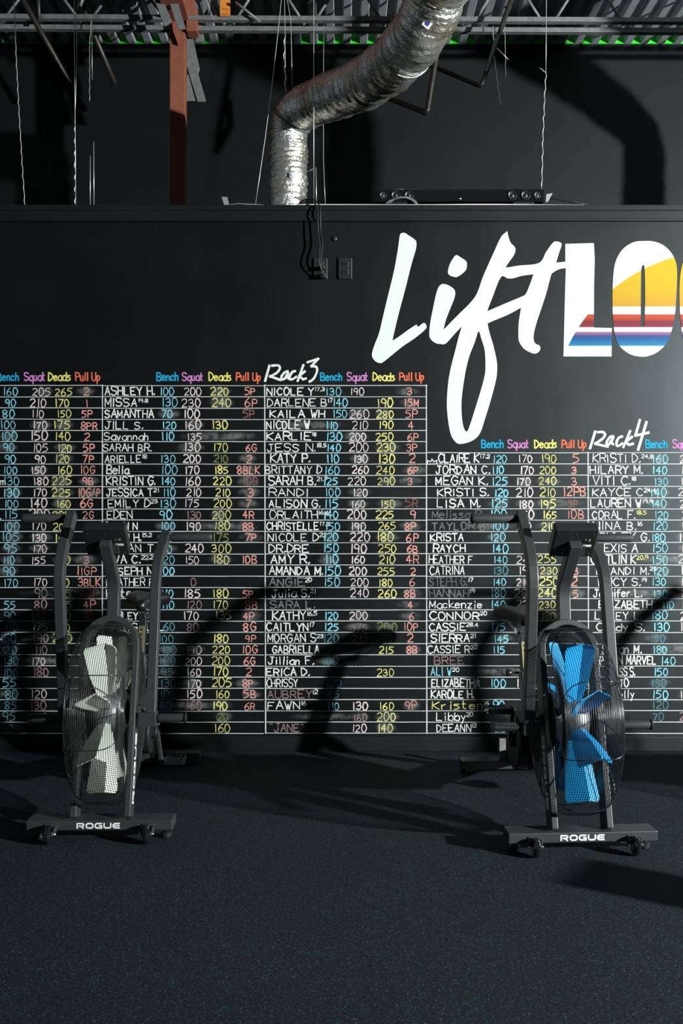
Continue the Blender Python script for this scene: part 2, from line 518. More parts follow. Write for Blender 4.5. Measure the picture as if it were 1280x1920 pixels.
M['hub'] = material('grey_hub', (.20, .205, .21), .4, .6, .5, .1, 30)
M['zinc'] = material('yellow_zinc', (.50, .44, .24), .35, .8, .5, .2, 40)
M['chrome'] = material('chrome', (.7, .71, .72), .18, 1.0)
M['white_print'] = material('white_print', (.80, .82, .81), .5)
M['white_paint'] = material('white_wall_paint', (.70, .725, .705), .55, 0, .3, .03, 6)
M['sunset'] = sunset_paint()
M['smear'] = smear_mat()
M['cable'] = material('black_cable', (.012, .012, .012), .4)
M['grey_cable'] = material('grey_cable', (.16, .165, .17), .5)
M['plate'] = material('black_wall_plate', (.018, .018, .019), .35)
M['birch'] = material('plywood', (.35, .24, .13), .6, 0, .4, .2, 6)
M['c_white'] = chalk('white_chalk', (.80, .83, .81, 1), .58)
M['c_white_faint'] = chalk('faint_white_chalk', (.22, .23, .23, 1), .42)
M['c_line'] = chalk('white_line', (.62, .66, .65, 1), .62, 120)
M['c_bench'] = chalk('cyan_chalk', srgb(138, 212, 232), .52)
M['c_bench_faint'] = chalk('faint_shaded_cyan_chalk', srgb(86, 140, 152), .46)  # faint numbers, and numbers dimmed in colour where a bike's shadow lies
M['c_squat'] = chalk('pink_white_chalk', srgb(238, 218, 220), .52)
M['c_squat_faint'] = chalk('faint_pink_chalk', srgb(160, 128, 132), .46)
M['c_deads'] = chalk('yellow_chalk', srgb(232, 224, 140), .52)
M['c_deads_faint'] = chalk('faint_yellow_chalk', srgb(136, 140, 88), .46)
M['c_pull'] = chalk('salmon_chalk', srgb(236, 160, 150), .52)
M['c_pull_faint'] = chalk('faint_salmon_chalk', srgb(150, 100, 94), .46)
M['h_bench'] = chalk('blue_paint_pen', srgb(40, 165, 210), .75)
M['h_squat'] = chalk('orchid_paint_pen', srgb(204, 132, 194), .75)
M['h_deads'] = chalk('yellow_paint_pen', srgb(230, 222, 120), .75)
M['h_pull'] = chalk('coral_paint_pen', srgb(236, 116, 88), .75)

# ------------------------------------------------------------------ setting
mb = MB(); mb.add([(-7, -1.5, 0), (9, -1.5, 0), (9, YB, 0), (-7, YB, 0)], [(0, 1, 2, 3)])
tag(mb.build('floor', M['rubber_floor']), 'black rubber gym floor with blue flecks', 'floor', kind='structure')
WTOP = P(0, 386, YW).z
mb = MB(); mb.box((0.5, YW + .06, WTOP / 2), (13, .12, WTOP))
tag(mb.build('wall_front', M['board']), 'low black chalkboard wall', 'wall', kind='structure')
mb = MB(); mb.box((0.5, YB + .1, 3.2), (15, .2, 6.4))
tag(mb.build('wall_back', M['back_paint']), 'tall black wall behind the chalkboard wall', 'wall', kind='structure')
mb = MB()
z = lambda py: EYE + (960 - py) / SW
mb.box((0.5, YW - .011, (z(386) + z(396)) / 2), (13, .022, z(386) - z(396)))
mb.box((0.5, YW - .008, (z(396) + z(411)) / 2), (13, .016, z(396) - z(411)))
mb.box((0.5, YW - .011, (z(411) + z(416)) / 2), (13, .022, z(411) - z(416)))
tag(mb.build('trim_1', M['board_trim'], bevel=.002), 'black moulding along the top of the chalkboard wall', 'trim', kind='structure')
mb = MB(); mb.box((0.5, YW - .007, .04), (13, .014, .08))
tag(mb.build('baseboard_front', M['board_trim'], bevel=.003), 'black baseboard under the chalkboard', 'baseboard', kind='structure')

# ribbed steel deck; ribs run away from the lens
DZ = P(0, 82, YB).z
pitch = .140
mb = MB(); vs = []; fs = []
prof = []
x = -6.0
while x < 6.5:
    prof += [(x, DZ), (x + .052, DZ), (x + .068, DZ + .045), (x + .124, DZ + .045)]
    x += pitch
ny = 2
for yy in (3.4, YB):
    for a, b in prof: vs.append((a, yy, b))
n = len(prof)
for i in range(n - 1): fs.append((i, i + n, i + n + 1, i + 1))
mb.add(vs, fs)
deck = mb.build('ceiling', M['deck'])
tag(deck, 'ribbed grey steel roof deck', 'ceiling', kind='structure')
sol = deck.modifiers.new('thickness', 'SOLIDIFY'); sol.thickness = .004; sol.offset = 1
mb = MB()
mb.box((.25, YB - .004, DZ + .022), (12, .008, .05))
tag(mb.build('trim_2', M['green']), 'green painted strip showing in the flutes of the roof deck', 'trim', kind='structure')

# ------------------------------------------------------------------ stroke lettering
G = {
 'A': '00 38 60|13 53', 'B': '00 08|08 38|~38 57 55 34|34 04|~34 53 62 50 30|30 00', 'C': '~67 48 28 05 03 20 40 61', 'D': '00 08|~08 28 56 64 52 20 00',
 'E': '68 08 00 60|04 44', 'F': '68 08 00|04 44', 'G': '~67 48 28 05 03 20 40 62|34 64 62 51', 'H': '00 08|60 68|04 64', 'I': '10 18',
 'J': '~48 42 30 10 02|28 68', 'K': '00 08|68 04 60', 'L': '08 00 50', 'M': '00 08 32 68 60', 'N': '00 08 60 68', 'O': '~38 18 05 03 10 40 63 65 48 28',
 'P': '00 08|~08 48 66 54 04', 'R': '00 08|~08 48 66 54 04|34 60', 'S': '~67 48 18 06 24 44 62 40 10 01', 'T': '38 30|08 68', 'U': '~08 02 20 40 62 68',
 'V': '08 30 68', 'W': '08 20 35 40 68', 'X': '08 60|00 68', 'Y': '08 34 68|34 30', 'Z': '08 68 00 60',
 '0': '~38 18 05 03 10 40 63 65 48 28', '1': '20 28', '2': '~07 28 58 65 33 00|00 60', '3': '~07 38 57 55 34 24|~24 54 62 30 01',
 '4': '48 03 63|48 40', '5': '68 18 05|~05 35 63 51 20 00', '6': '~58 26 03 10 40 62 44 24 02', '7': '08 68 20', '8': '~34 06 28 48 66 34 02 20 40 62 34',
 '9': '~66 48 18 05 24 54 66|66 50', '.': '00 11', '/': '00 68', "'": '07 08', '"': '17 18|37 38', '*': '38 10 66 06 60 38', '^': '00 05 23 37 43 65 60 00', '~': '~30 04 07 28 36 48 67 64 30',
 'a': '~45 25 03 01 20 40 52|55 51 60', 'b': '08 00|~03 25 45 52 40 20 01', 'c': '~44 25 04 01 20 41', 'd': '~44 25 03 01 20 40 52|58 50', 'e': '~03 43 44 25 04 01 20 41',
 'f': '~48 28 16 10|05 35', 'h': '08 00|~03 25 44 40', 'i': '10 15|17 18', 'k': '08 00|45 02 50', 'l': '10 18', 'm': '00 05|~04 25 33 30|~33 45 63 60',
 'n': '00 05|~03 25 44 40', 'p': '05 0c|~04 25 44 42 20 01', 'q': '~44 25 03 01 20 40 52|55 5c', 'r': '00 05|~03 25 35', 's': '~45 15 04 33 41 10 00', 't': '18 11 30|05 35',
 'u': '~05 01 20 41|45 40', 'v': '05 20 45', 'y': '05 22|45 1c', 'z': '05 45 00 40'}
WD = {'1': 2.6, 'I': 2, 'i': 2, 'l': 2, '.': 1, "'": 1, ' ': 2.6, '"': 4}


def glyph(ch):
    out = []
    for st in G[ch].split('|'):
        sm = st.startswith('~'); st = st.lstrip('~')
        pts = [(int(a[0]), {'a': -1, 'b': -2, 'c': -3}.get(a[1]) if a[1] in 'abc' else int(a[1])) for a in st.split()]
        if sm:
            pts = [(q.x, q.y) for q in smooth_pts([(a, b, 0) for a, b in pts], 4)]
        out.append(pts)
    return out


GC = {c: glyph(c) for c in G}


def width_of(c):
    return WD.get(c, 6 if (c.isupper() or c.isdigit() or c in '*^~/') else 4.5)


YT = YW - .0010     # chalk lies on the board


def write(mb, text, x0, yb, h, x1=None, w=2.3, mat=0, jit=1.0, slant=.0, gap=1.9):
    """handwriting in photo pixels of the board plane: x0 left edge, yb baseline, h capital height"""
    u = h / 8.0
    tot = sum(width_of(c) + gap for c in text) - gap
    kx = u if x1 is None else (x1 - x0) / tot
    x = x0
    for c in text:
        cw = width_of(c) * kx
        if c != ' ':
            rot = rng.uniform(-.06, .06) * jit; dy = rng.uniform(-.6, .6) * jit; sc = 1 + rng.uniform(-.09, .07) * jit
            for pts in GC[c]:
                out = []
                for a, b in pts:
                    a2 = a * kx * sc + b * u * slant; b2 = b * u * sc
                    a2 += rng.uniform(-.22, .22) * jit; b2 += rng.uniform(-.22, .22) * jit
                    px = x + a2 - rot * b2; py = yb + dy - b2 - rot * (a2 - cw / 2)
                    out.append(((px - 640) / SW, EYE + (960 - py) / SW))
                mb.ribbon(out, (w + rng.uniform(-.25, .3) * jit) / SW, YT - (.0002 if mat else 0), mat)
        x += cw + gap * kx
    return x


def centred(mb, text, xc, yb, h, **k):
    u = h / 8.0
    tot = (sum(width_of(c) + 1.9 for c in text) - 1.9) * u
    tot = min(tot * .86, 41)
    return write(mb, text, xc - tot / 2, yb, h, x1=xc + tot / 2, gap=2.6, **k)


Y0 = 723.0; PITCH = 21.03
T1 = ['160 205 265 2', '90 210 170 1', '80 110 150 5P', '100 170 175 8PR', '100 150 140 2', '90 105 120 5P', '90 90 120 7P', '100 150 160 10G', '130 180 225 9B', '130 170 225 10G/P',
      '100 140 160 6G', '115 200 200 2G', '100 170 200 8', '105 130 140 4', '95 170 - -', '110 155 110 3', '90 - - 11GP', '170 170 160 3BLK', '- 90 115 _6GP', '55 _80 155 4P', '_90 _140 100 _8B',
      '_110 175 100 -', '150 190 200 -', '100 _110 - -', '130 170 - -', '_100 _180 - -', '55 - - -', '80 120 - -', '_85 _130 - -', '_95 _160 - -', '_30 - - -']
N1 = {8: ('Sm', -12, 8), 11: ('L', -4, 4), 17: ("24", -10, -1), 22: ('M', -6, 8), 23: ('E~', -8, 16)}
T2 = [('ASHLEY H.', 197, 290, '', '100 200 220 5P'), ('MISSA', 197, 257, '19.8', '130 230 240 6P'), ('SAMANTHA', 197, 288, '', '70 100 - _5P'), ('JILL S.', 197, 268, '', '120 160 130 -'),
      ('Savannah', 196, 278, '', '110 135 - -'), ('SARAH BR.', 194, 284, '', '- 130 170 6G'), ('ARIELLE', 197, 264, '18', '130 200 _210 2'), ('Bella', 200, 241, '', '100 170 185 8BLK'),
      ('KRISTIN G.', 200, 291, '', '140 160 220 _10B'), ('JESSICA T', 200, 286, '21', '110 210 210 3'), ('EMILY D', 203, 281, '23', '130 175 200 7'), ('EDEN', 201, 248, '', '90 _130 200 4R'),
      ('DAWN N', 199, 258, '', '100 190 180 8B'), ('LEAH H.', 200, 264, '15.2', '90 210 _175 7P'), ('MEGAN T.', 199, 292, '', '70 240 300 -'), ('EVA C.', 200, 263, '22.2', '120 150 180 10B'),
      ('JOSEPH N', 199, 285, '', '100 - - -'), ('HEATHER F', 200, 288, '', '- _0 - -'), ('Kate', 200, 246, '', '110 185 180 5P'), ('I', 200, 204, '', '110 _120 170 8B'), ('ASHLEY', 200, 258, '', '- 170 135 4P'),
      ('ABIGAL L.', 210, 314, '', '_60 _80 - 8G'), ('', 0, 0, '', '_100 - 180 9P'), ('', 0, 0, '', '_130 190 220 10G'), ('', 0, 0, '', '_120 200 200 6G'), ('', 0, 0, '', '_95 160 170 2'), ('', 0, 0, '', '_130 170 205 8P'),  # bench numbers coloured dimmer where the bike's shadow crosses them
      ('', 0, 0, '', '_100 150 160 5B'), ('', 0, 0, '', '80 _160 190 6R'), ('', 0, 0, '', '- - _20 -'), ('', 0, 0, '', '- - 160 -')]
T3 = [('NICOLE Y', 500, 588, '17.3', '130 190 - 3'), ('DARLENE B', 501, 612, '17', '140 - 190 15M'), ('KAILA WH', 506, 609, '', '150 260 280 5P'), ('NICOLE W', 500, 580, '', '110 210 190 4'),
      ('KARLIE', 500, 582, '18', '130 200 250 6P'), ('JESS N.', 501, 591, '18.5', '140 200 230 3P'), ('KATY P.', 507, 581, '', '110 130 130 2'), ('BRITTANY D', 498, 603, '', '160 260 240 6P'),
      ('SARAH B.', 504, 592, '21.7', '125 220 290 3'), ('RANDI', 504, 578, '', '100 120 - -'), ('ALISON G.', 504, 600, '', '115 160 150 _5R'), ('ORLAITH', 506, 595, '16.6', '140 200 225 9'),
      ('CHRISTELLE', 500, 597, '17.5', '150 190 265 8P'), ('NICOLE D', 502, 597, '22', '120 220 180 6P'), ('DR.DRE', 504, 578, '', '150 190 250 6B'), ('AMY R.', 508, 580, '', '110 160 210 4R'),
      ('AMANDA M.', 505, 605, '', '150 200 255 2'), ('_ANGIE', 505, 570, '20', '150 200 180 6'), ('Julia S.', 510, 580, '21', '- 240 260 8B'), ('_SARA L.', 507, 590, '', '- - - 4'),
      ('KATHY', 511, 573, '16.5', '120 200 - 6'), ('CAITLYN', 500, 578, '17', '125 _175 _200 10P'), ('MORGAN S', 502, 592, '23', '_120 _215 _180 2'), ('GABRIELLA', 511, 598, '', '- - 215 8B'),
      ('Jillian F.', 503, 588, '', '_100 - - -'), ('ERICA D.', 500, 580, '', '- - 230 -'), ('CHRISSY', 500, 558, '', '_120 - - -'), ('%AUBREY', 502, 584, '12', '_65 - - -'), ('FAWN', 502, 562, '16', '110 130 160 9P'),
      ('', 0, 0, '', '- _160 200 -'), ('%"JANE"', 505, 570, '', '- 120 140 -')]
T4 = [('CLAIRE K', 822, 897, '17.2', '120 170 190 5'), ('JORDAN C.', 817, 918, '', '110 170 200 3'), ('MEGAN K.', 817, 914, '', '125 170 240 3'), ('KRISTI S.', 820, 916, '', '120 210 210 12PB'),
      ('LISA M.', 819, 900, '', '125 180 195 _5P'), ('_Melissa B.', 810, 907, '', '100 150 165 10B'), ('_TAYLOR B.', 810, 915, '', '100 150 210 -'), ('KRISTA', 807, 868, '', '120 - - -'), ('RAYCH', 812, 872, '', '140 - - -'),
      ('HEATHER F', 804, 885, '', '140 240 255 5'), ('CATRINA', 806, 870, '', '_130 190 230 5B'), ('_STEPH G.', 805, 875, '17', '140 210 250 2'), ('_HANNAH', 805, 878, '19', '180 280 240 5'), ('Mackenzie', 805, 903, '', '140 220 230 -'),
      ('CONNOR', 806, 898, '20', '- 170 180 -'), ('CASSIE', 805, 872, '28.4', '175 170 - -'), ('SIERRA', 808, 880, '21', '145 185 - -'), ('CASSIE R', 802, 880, '22', '115 - - -'), ('%BREE', 814, 870, '', '- - - -'), ('!ALI W', 808, 846, '20', '- - - -'),
      ('ELIZABETH*', 809, 898, '', '100 150 - -'), ('KAROLE H.', 808, 888, '', '- - - -'), ('?Kristen', 810, 905, '16', '?90 - - -'), ('Libby', 818, 872, '20', '- - - -'), ('DEEANN', 819, 882, '12', '120 - - -')]
T5 = [('KRISTI D.', 1111, 1200, '24.8', '160 210'), ('HILARY M.', 1106, 1204, '', '140 190'), ('VITI C.', 1111, 1181, '18', '130 170'), ('KAYCE C', 1110, 1205, '24.4', '140 220'), ('LAUREN W', 1107, 1202, '19.9', '140 260'),
      ('CORAL F.', 1110, 1190, '18.5', '120 210'), ('NINA B.', 1112, 1192, '16', '120 190'), ('ASHLEY G.', 1110, 1217, '', '180 170'), ('ALEXIS A', 1107, 1194, '', '150 190'), ('CAITLIN K', 1108, 1191, '20.9', '150 220'),
      ('BRANDI M.', 1118, 1216, '25', '120 110'), ('LUCY S.', 1122, 1200, '19', '130 110'), ('Jennifer L.', 1112, 1203, '', '130 180'), ('ELIZABETH', 1122, 1221, '', '110 170'), ('LACEY L.', 1115, 1203, '', '180 200'), ('Cindy S.', 1118, 1208, '', '130 110'),
      ('', 0, 0, '', '_150 -'), ('Susan M.', 1128, 1202, '', '180 -'), ('CAPTAIN MARVEL', 1105, 1230, '', '140 -'), ('JESS S.', 1145, 1190, '', '150 -'), ('JO', 1160, 1178, '', '_180 -'), ('Kelly', 1148, 1188, '', '150 180'), ('', 0, 0, '', '_120 -'),
      ('', 0, 0, '', '_70 _220'), ('', 0, 0, '', '- -')]
HX = {1: (15, 66, 112, 165), 2: (314, 362, 413, 466), 3: (621, 671, 720, 772), 4: (923, 972, 1023, 1076), 5: (1230, 1281)}
NX = {1: (18, 74, 118, 165), 2: (314, 361, 415, 468), 3: (622, 672, 724, 771), 4: (936, 984, 1028, 1076), 5: (1236, 1290)}
KEYS = ('bench', 'squat', 'deads', 'pull'); HW = ('Bench', 'Squat', 'Deads', 'Pull Up')
PARTN = ('bench_lettering', 'squat_lettering', 'deadlift_lettering', 'pull_up_lettering')


def line(mb, x0, y0, x1, y1, w=1.7):
    n = max(2, int(abs(x1 - x0 + y1 - y0) / 40))
    pts = [(((x0 + (x1 - x0) * i / n) - 640) / SW, EYE + (960 - (y0 + (y1 - y0) * i / n + rng.uniform(-.25, .25))) / SW) for i in range(n + 1)]
    mb.ribbon(pts, w / SW, YT + .0003)


def chalk_table(idx, rows, ytop, x0, x1, verts, label):
    root = empty('chalk_table', ((((x0 + x1) / 2) - 640) / SW, YW, EYE + (960 - 1376) / SW))
    tag(root, label, 'chalk table', 'chalk score tables on the black wall')
    off = root.location
    def put(mb, name, mats):
        if not mb.v: return None
        ob = mb.build(name, mats, None, origin=off); ob.parent = root; ob.location = (0, 0, 0)
        return ob
    n = len(rows)
    g = MB()
    for i in range(n + 1):
        line(g, x0, ytop + PITCH * i + rng.uniform(-.5, .5), x1, ytop + PITCH * i + rng.uniform(-.4, .4), 1.4 if rng.random() < .7 else 1.15)
    for vx in verts:
        line(g, vx, ytop - 1, vx + rng.uniform(-.5, 2), ytop + PITCH * n, 2.1)
    put(g, 'grid_pattern', M['c_line'])
    nm = MB(); cols = [MB() for _ in KEYS]
    sm = []
    for i, r in enumerate(rows):
        yb = ytop + PITCH * i + 17.8
        if isinstance(r, tuple):
            name, a, b, sup, nums = r
            mat = 0
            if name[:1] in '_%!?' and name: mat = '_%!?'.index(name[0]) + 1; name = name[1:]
            if name:
                hh = 14.2 + rng.uniform(-1, 1.2)
                write(nm, name, a, yb, hh, b, 2.15 if rng.random() < .55 else 1.7, mat)
                if sup: write(nm, sup, b + 2, yb - 7.5, 7, None, 1.3, 4 if sup in ('18.5', '20.9') and idx == 5 else 0)
        else:
            nums = r
        for k, t in enumerate(nums.split()):
            if t == '-': continue
            mat = 0
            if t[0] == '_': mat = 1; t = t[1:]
            if t[0] == '?': t = t[1:]
            h = 14.3 + rng.uniform(-1.8, 1.2)
            xc = NX[idx][k] + rng.uniform(-3.5, 3.5)
            if idx == 3 and k == 0 and i in (1, 2): xc = 637
            if idx == 5 and k == 0 and i in (13, 18): xc = 1252
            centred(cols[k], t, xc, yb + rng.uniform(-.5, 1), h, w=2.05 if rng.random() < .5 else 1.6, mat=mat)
            if rng.random() < .30: sm.append((xc + rng.uniform(-5, 5), yb - 7, rng.uniform(18, 30), rng.uniform(9, 13)))
        if rng.random() < .12: sm.append((rng.uniform(x0 + 40, x1 - 40), yb - 7, rng.uniform(50, 110), rng.uniform(8, 11)))
    if idx == 1:
        for i, (t, a, b) in N1.items():
            write(nm, t, a, ytop + PITCH * i + 17.8, 12, b, 1.8)
    if idx == 4:
        write(nm, '^', 801, 870, 10, 818, 1.8)
    put(nm, 'name_lettering', [M['c_white'], M['c_white_faint'], M['c_squat_faint'], M['c_bench'], M['c_deads']])
    for k in range(len(HX[idx])):
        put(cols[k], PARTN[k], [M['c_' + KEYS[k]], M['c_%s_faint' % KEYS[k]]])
        hb = MB()
        write(hb, HW[k], HX[idx][k] - (20, 20, 21, 23)[k], ytop - 9.5, 14.5, HX[idx][k] + (20, 19, 20, 22)[k], 2.4, 0, .5)
        ob = put(hb, 'heading_lettering', M['h_' + KEYS[k]])
        ob['label'] = ('blue', 'orchid', 'yellow', 'coral')[k] + ' column heading'
    # wiped patches
    s = MB()
    for (cx, cy, w, h) in sm:
        s.add([((cx + a * w - 640) / SW, YW - .0005, EYE + (960 - cy + b * h) / SW) for a, b in ((-1, -1), (1, -1), (1, 1), (-1, 1))], [(0, 1, 2, 3)])
    ob = put(s, 'wiped_chalk_dust', M['smear'])
    if ob:
        ob['kind'] = 'stuff'
        uvl = ob.data.uv_layers.new(name='UVMap')
        for i, l in enumerate(ob.data.loops):
            uvl.data[i].uv = ((-1, -1), (1, -1), (1, 1), (-1, 1))[l.vertex_index % 4]
    return root


chalk_table(1, T1, Y0, -60, 191, (192,), 'chalk score table cut off by the left edge of the photo, behind the white-bladed bike')
chalk_table(2, T2, Y0, 193, 494, (496,), 'chalk score table second from the left, with the bike saddle in front of it')
chalk_table(3, T3, Y0, 497, 800, (799,), 'chalk score table under the heading ending in 3, fully in view')
chalk_table(4, T4, Y0 + 126, 801, 1101, (1102,), 'shorter chalk score table behind the blue-bladed bike, under the long tail of the script')
chalk_table(5, T5, Y0 + 126, 1103, 1400, (), 'shorter chalk score table under the heading ending in 4, cut off at the right edge')


def rack(name, strokes, ox, oy, sc, w, label):
    mb = MB()
    for st in strokes:
        sm = st[0] == '~'
        pts = st[1:] if sm else st
        pts = [Vector((ox + a / sc, oy + b / sc, 0)) for a, b in pts]
        pts = smooth_pts(pts, 5) if sm else pts
        mb.ribbon([((q.x - 640) / SW, EYE + (960 - q.y) / SW) for q in pts], w / SW, YT)
    c = Vector(((ox + 60 - 640) / SW, YW, EYE + (960 - oy - 40) / SW))
    tag(mb.build(name, M['white_paint'], origin=c), label, 'lettering', 'rack headings')


rack('rack_heading', [[(62, 105), (28, 225)], ['~'] and ('~', (82, 106), (128, 104), (143, 125), (120, 160), (66, 190)), [(66, 188), (148, 217)],
     ('~', (205, 150), (180, 158), (155, 190), (160, 212), (182, 204), (205, 165), (200, 195), (214, 208)), ('~', (262, 148), (240, 155), (218, 190), (224, 212), (245, 208), (270, 192)),
     [(325, 100), (280, 225)], [(336, 150), (292, 185), (322, 212), (345, 205)], [(355, 80), (440, 52), (385, 110)], ('~', (385, 110), (424, 116), (430, 150), (405, 205), (372, 230))],
     490, 660, 4.129, 4.4, 'white handwritten heading ending in 3 above the middle score table')
rack('rack_heading', [[(172, 195), (105, 410)], ('~', (205, 205), (265, 203), (296, 235), (260, 290), (170, 350)), [(170, 350), (330, 388)],
     ('~', (400, 258), (360, 265), (315, 330), (322, 362), (350, 350), (398, 270), (376, 330), (398, 358)), ('~', (512, 258), (470, 275), (440, 330), (447, 376), (480, 370), (512, 345)),
     [(612, 190), (525, 395)], [(636, 262), (552, 330), (600, 365), (650, 350)], [(735, 48), (678, 248), (845, 210)], [(818, 75), (712, 428)]],
     1090, 780, 6.737, 4.6, 'white handwritten heading ending in 4 above the right score table')


# ------------------------------------------------------------------ painted lettering
def outline(pts, k=4):
    q = smooth_pts([(a, b, 0) for a, b in pts], k, True)
    return [((p.x - 640) / SW, EYE + (960 - p.y) / SW) for p in q]


def zoomed(pts, ox, oy, s):
    return [(ox + a / s, oy + b / s) for a, b in pts]


YP = YW - .0016
Lp = zoomed([(405, 109), (440, 108), (490, 140), (555, 185), (578, 220), (570, 310), (520, 480), (440, 800), (370, 1060), (310, 1310), (293, 1395), (305, 1392), (400, 1330), (480, 1270), (570, 1212), (582, 1212), (600, 1233), (650, 1195), (680, 1190),
             (700, 1230), (680, 1270), (560, 1370), (400, 1480), (190, 1650), (140, 1668), (90, 1650), (50, 1600), (48, 1540), (80, 1440), (130, 1310), (180, 1100), (240, 850), (310, 560), (355, 310), (375, 160), (385, 122)], 690, 420, 6.4)
Dp = zoomed([(1070, 376), (1100, 395), (1160, 435), (1183, 470), (1170, 555), (1075, 632), (1010, 630), (965, 605), (957, 560), (980, 480), (1020, 410), (1045, 380)], 690, 420, 6.4)
IFT = [(831.4, 532.5), (840, 534.8), (849.4, 541), (853, 548), (851, 560.6), (841.6, 584), (835.3, 601), (831.8, 616), (833, 616.5), (846, 603), (862, 587), (882, 567), (894.4, 549), (905.3, 518.4), (922.8, 479), (938, 446), (946.9, 436.4),
       (950.6, 434.2), (952.3, 441.9), (956.7, 455), (963.3, 461.6), (966, 468), (963.3, 478), (953.4, 492), (948, 500.5), (951, 501.5), (973, 498), (1010, 493.3), (1023.4, 472.5), (1035.4, 456), (1041, 452.8), (1049.7, 454.6), (1052.5, 459.4),
       (1047.5, 474.7), (1042.6, 491.5), (1045, 492.3), (1058, 491), (1060.5, 492), (1060.5, 502), (1058, 503), (1047.5, 505), (1035.4, 511.9), (1032, 518.4), (1024.5, 546.9), (1014.7, 577.5), (1005.9, 603.7), (1000.4, 625.6), (1000.4, 638.7), (1004.8, 645.3),
       (1010.3, 647.5), (1012.5, 651.9), (1011.4, 657.3), (1005.9, 662.3), (997.2, 662.3), (981.9, 654), (973, 641), (971.4, 630), (972, 605.9), (976, 578.5), (974.5, 578), (951, 590.6), (917, 605), (914.5, 610.3), (918.4, 627.8), (925, 649.7), (931, 678),
       (931.5, 697.8), (928.3, 717.5), (918.4, 754.6), (907.5, 789.6), (900.9, 809.3), (892.2, 821.4), (879, 829), (863.7, 832.3), (855, 830), (846.2, 818), (840.8, 796.2), (837.5, 763.4), (838.6, 730.6), (843, 697.8), (852.8, 658.4), (859.4, 632.2),
       (864.8, 614), (863.5, 614), (850.6, 627.8), (835.3, 644.2), (824.4, 645), (815, 642.7), (806.4, 634.8), (804.5, 624.7), (806.4, 604.4), (811.9, 576), (816.6, 554.4), (821, 540.3), (826, 534)]
H1 = zoomed([(542, 456), (600, 467), (650, 465), (720, 445), (818, 432), (820, 436), (790, 520), (755, 600), (715, 625), (560, 690), (432, 745), (428, 740), (470, 630)], 820, 420, 4.572)
H2 = zoomed([(351, 920), (375, 985), (403, 1080), (410, 1200), (405, 1290), (375, 1410), (320, 1590), (275, 1730), (255, 1775), (235, 1770), (215, 1710), (205, 1600), (208, 1480), (235, 1290), (270, 1140), (320, 1010)], 820, 420, 4.572)
root = empty('painted_script', P(870, 640, YW))
tag(root, 'large white brush script word painted high on the black wall', 'lettering')
for nm, loops in (('capital_letter', [outline(Lp)]), ('letter_dot', [outline(Dp)]), ('joined_letters', [outline(IFT), outline(H1), outline(H2)])):
    mb = MB(); mb.poly(loops, YP)
    ob = mb.build(nm, M['white_paint'], origin=root.location); ob.parent = root; ob.location = (0, 0, 0)


def block_letter(pts, holes, smooth, label):
    q = zoomed(pts, 1040, 440, 5.3333)
    f = (lambda a: outline(a, 4)) if smooth else (lambda a: [((x - 640) / SW, EYE + (960 - y) / SW) for x, y in a])
    mb = MB(); mb.poly([f(q)] + [outline(zoomed(h, 1040, 440, 5.3333), 4) for h in holes], YP - .0003)
    c = P(q[0][0], q[0][1], YW)
    tag(mb.build('painted_letter', M['sunset'], origin=c), label, 'lettering', 'sunset block letters')


block_letter([(103, 93), (388, 85), (397, 250), (390, 500), (388, 930), (568, 935), (565, 1218), (85, 1218), (97, 700), (108, 345), (103, 270)], [], False,
             'white block letter with a corner of red and blue stripes, first after the brush script')
OO = [(880, 65), (980, 68), (1080, 105), (1160, 180), (1205, 270), (1220, 370), (1215, 560), (1200, 780), (1165, 960), (1110, 1090), (1030, 1170), (940, 1212), (860, 1220), (760, 1200), (670, 1140), (615, 1060), (588, 930), (575, 700), (580, 450), (600, 290), (650, 180), (720, 110), (800, 72)]
HO = [(880, 305), (895, 330), (900, 520), (900, 700), (892, 890), (872, 922), (857, 890), (858, 600), (860, 420), (864, 330)]
block_letter(OO, [HO], True, 'round block letter filled with a yellow sun over red and blue stripes')
CC = [(1560, 65), (1660, 68), (1760, 105), (1840, 180), (1885, 270), (1900, 470), (1620, 470), (1570, 330), (1545, 330), (1530, 600), (1540, 880), (1570, 890), (1620, 780), (1890, 780), (1845, 960), (1790, 1090), (1700, 1170), (1620, 1212), (1540, 1220), (1440, 1200), (1350, 1140), (1290, 1060), (1262, 930), (1246, 700), (1248, 450), (1275, 290), (1325, 180), (1395, 110), (1475, 72)]
block_letter(CC, [], True, 'sliver of a striped block letter at the right edge of the photo')


# ------------------------------------------------------------------ air bikes
def rot_x(a):
    return Matrix.Rotation(a, 4, 'X')


ROG = {  # heavy wide capitals on a 10 x 7 grid
 'R': [[(0.8, 0), (0.8, 6.2)], [(0, 6.2), (7, 6.2), (8.6, 5.5), (8.6, 3.9), (7.2, 3.0), (2.6, 3.0)], [(5.2, 3.0), (8.8, 0.1)]],
 'O': [[(2.6, .8), (7.4, .8), (9, 2.2), (9, 4.8), (7.4, 6.2), (2.6, 6.2), (1, 4.8), (1, 2.2), (2.6, .8), (3.2, .8)]],
 'G': [[(9.2, 6.2), (2.8, 6.2), (1, 4.9), (1, 2.1), (2.8, .8), (8.6, .8), (8.6, 3.4), (5.2, 3.4)]],
 'U': [[(.8, 7), (.8, 2.2), (2.4, .8), (7.4, .8), (9, 2.2), (9, 7)]],
 'E': [[(9.2, 6.2), (3.0, 6.2), (1, 4.9), (1, 2.1), (3.0, .8), (9.2, .8)], [(1.5, 3.5), (8.8, 3.5)]]}


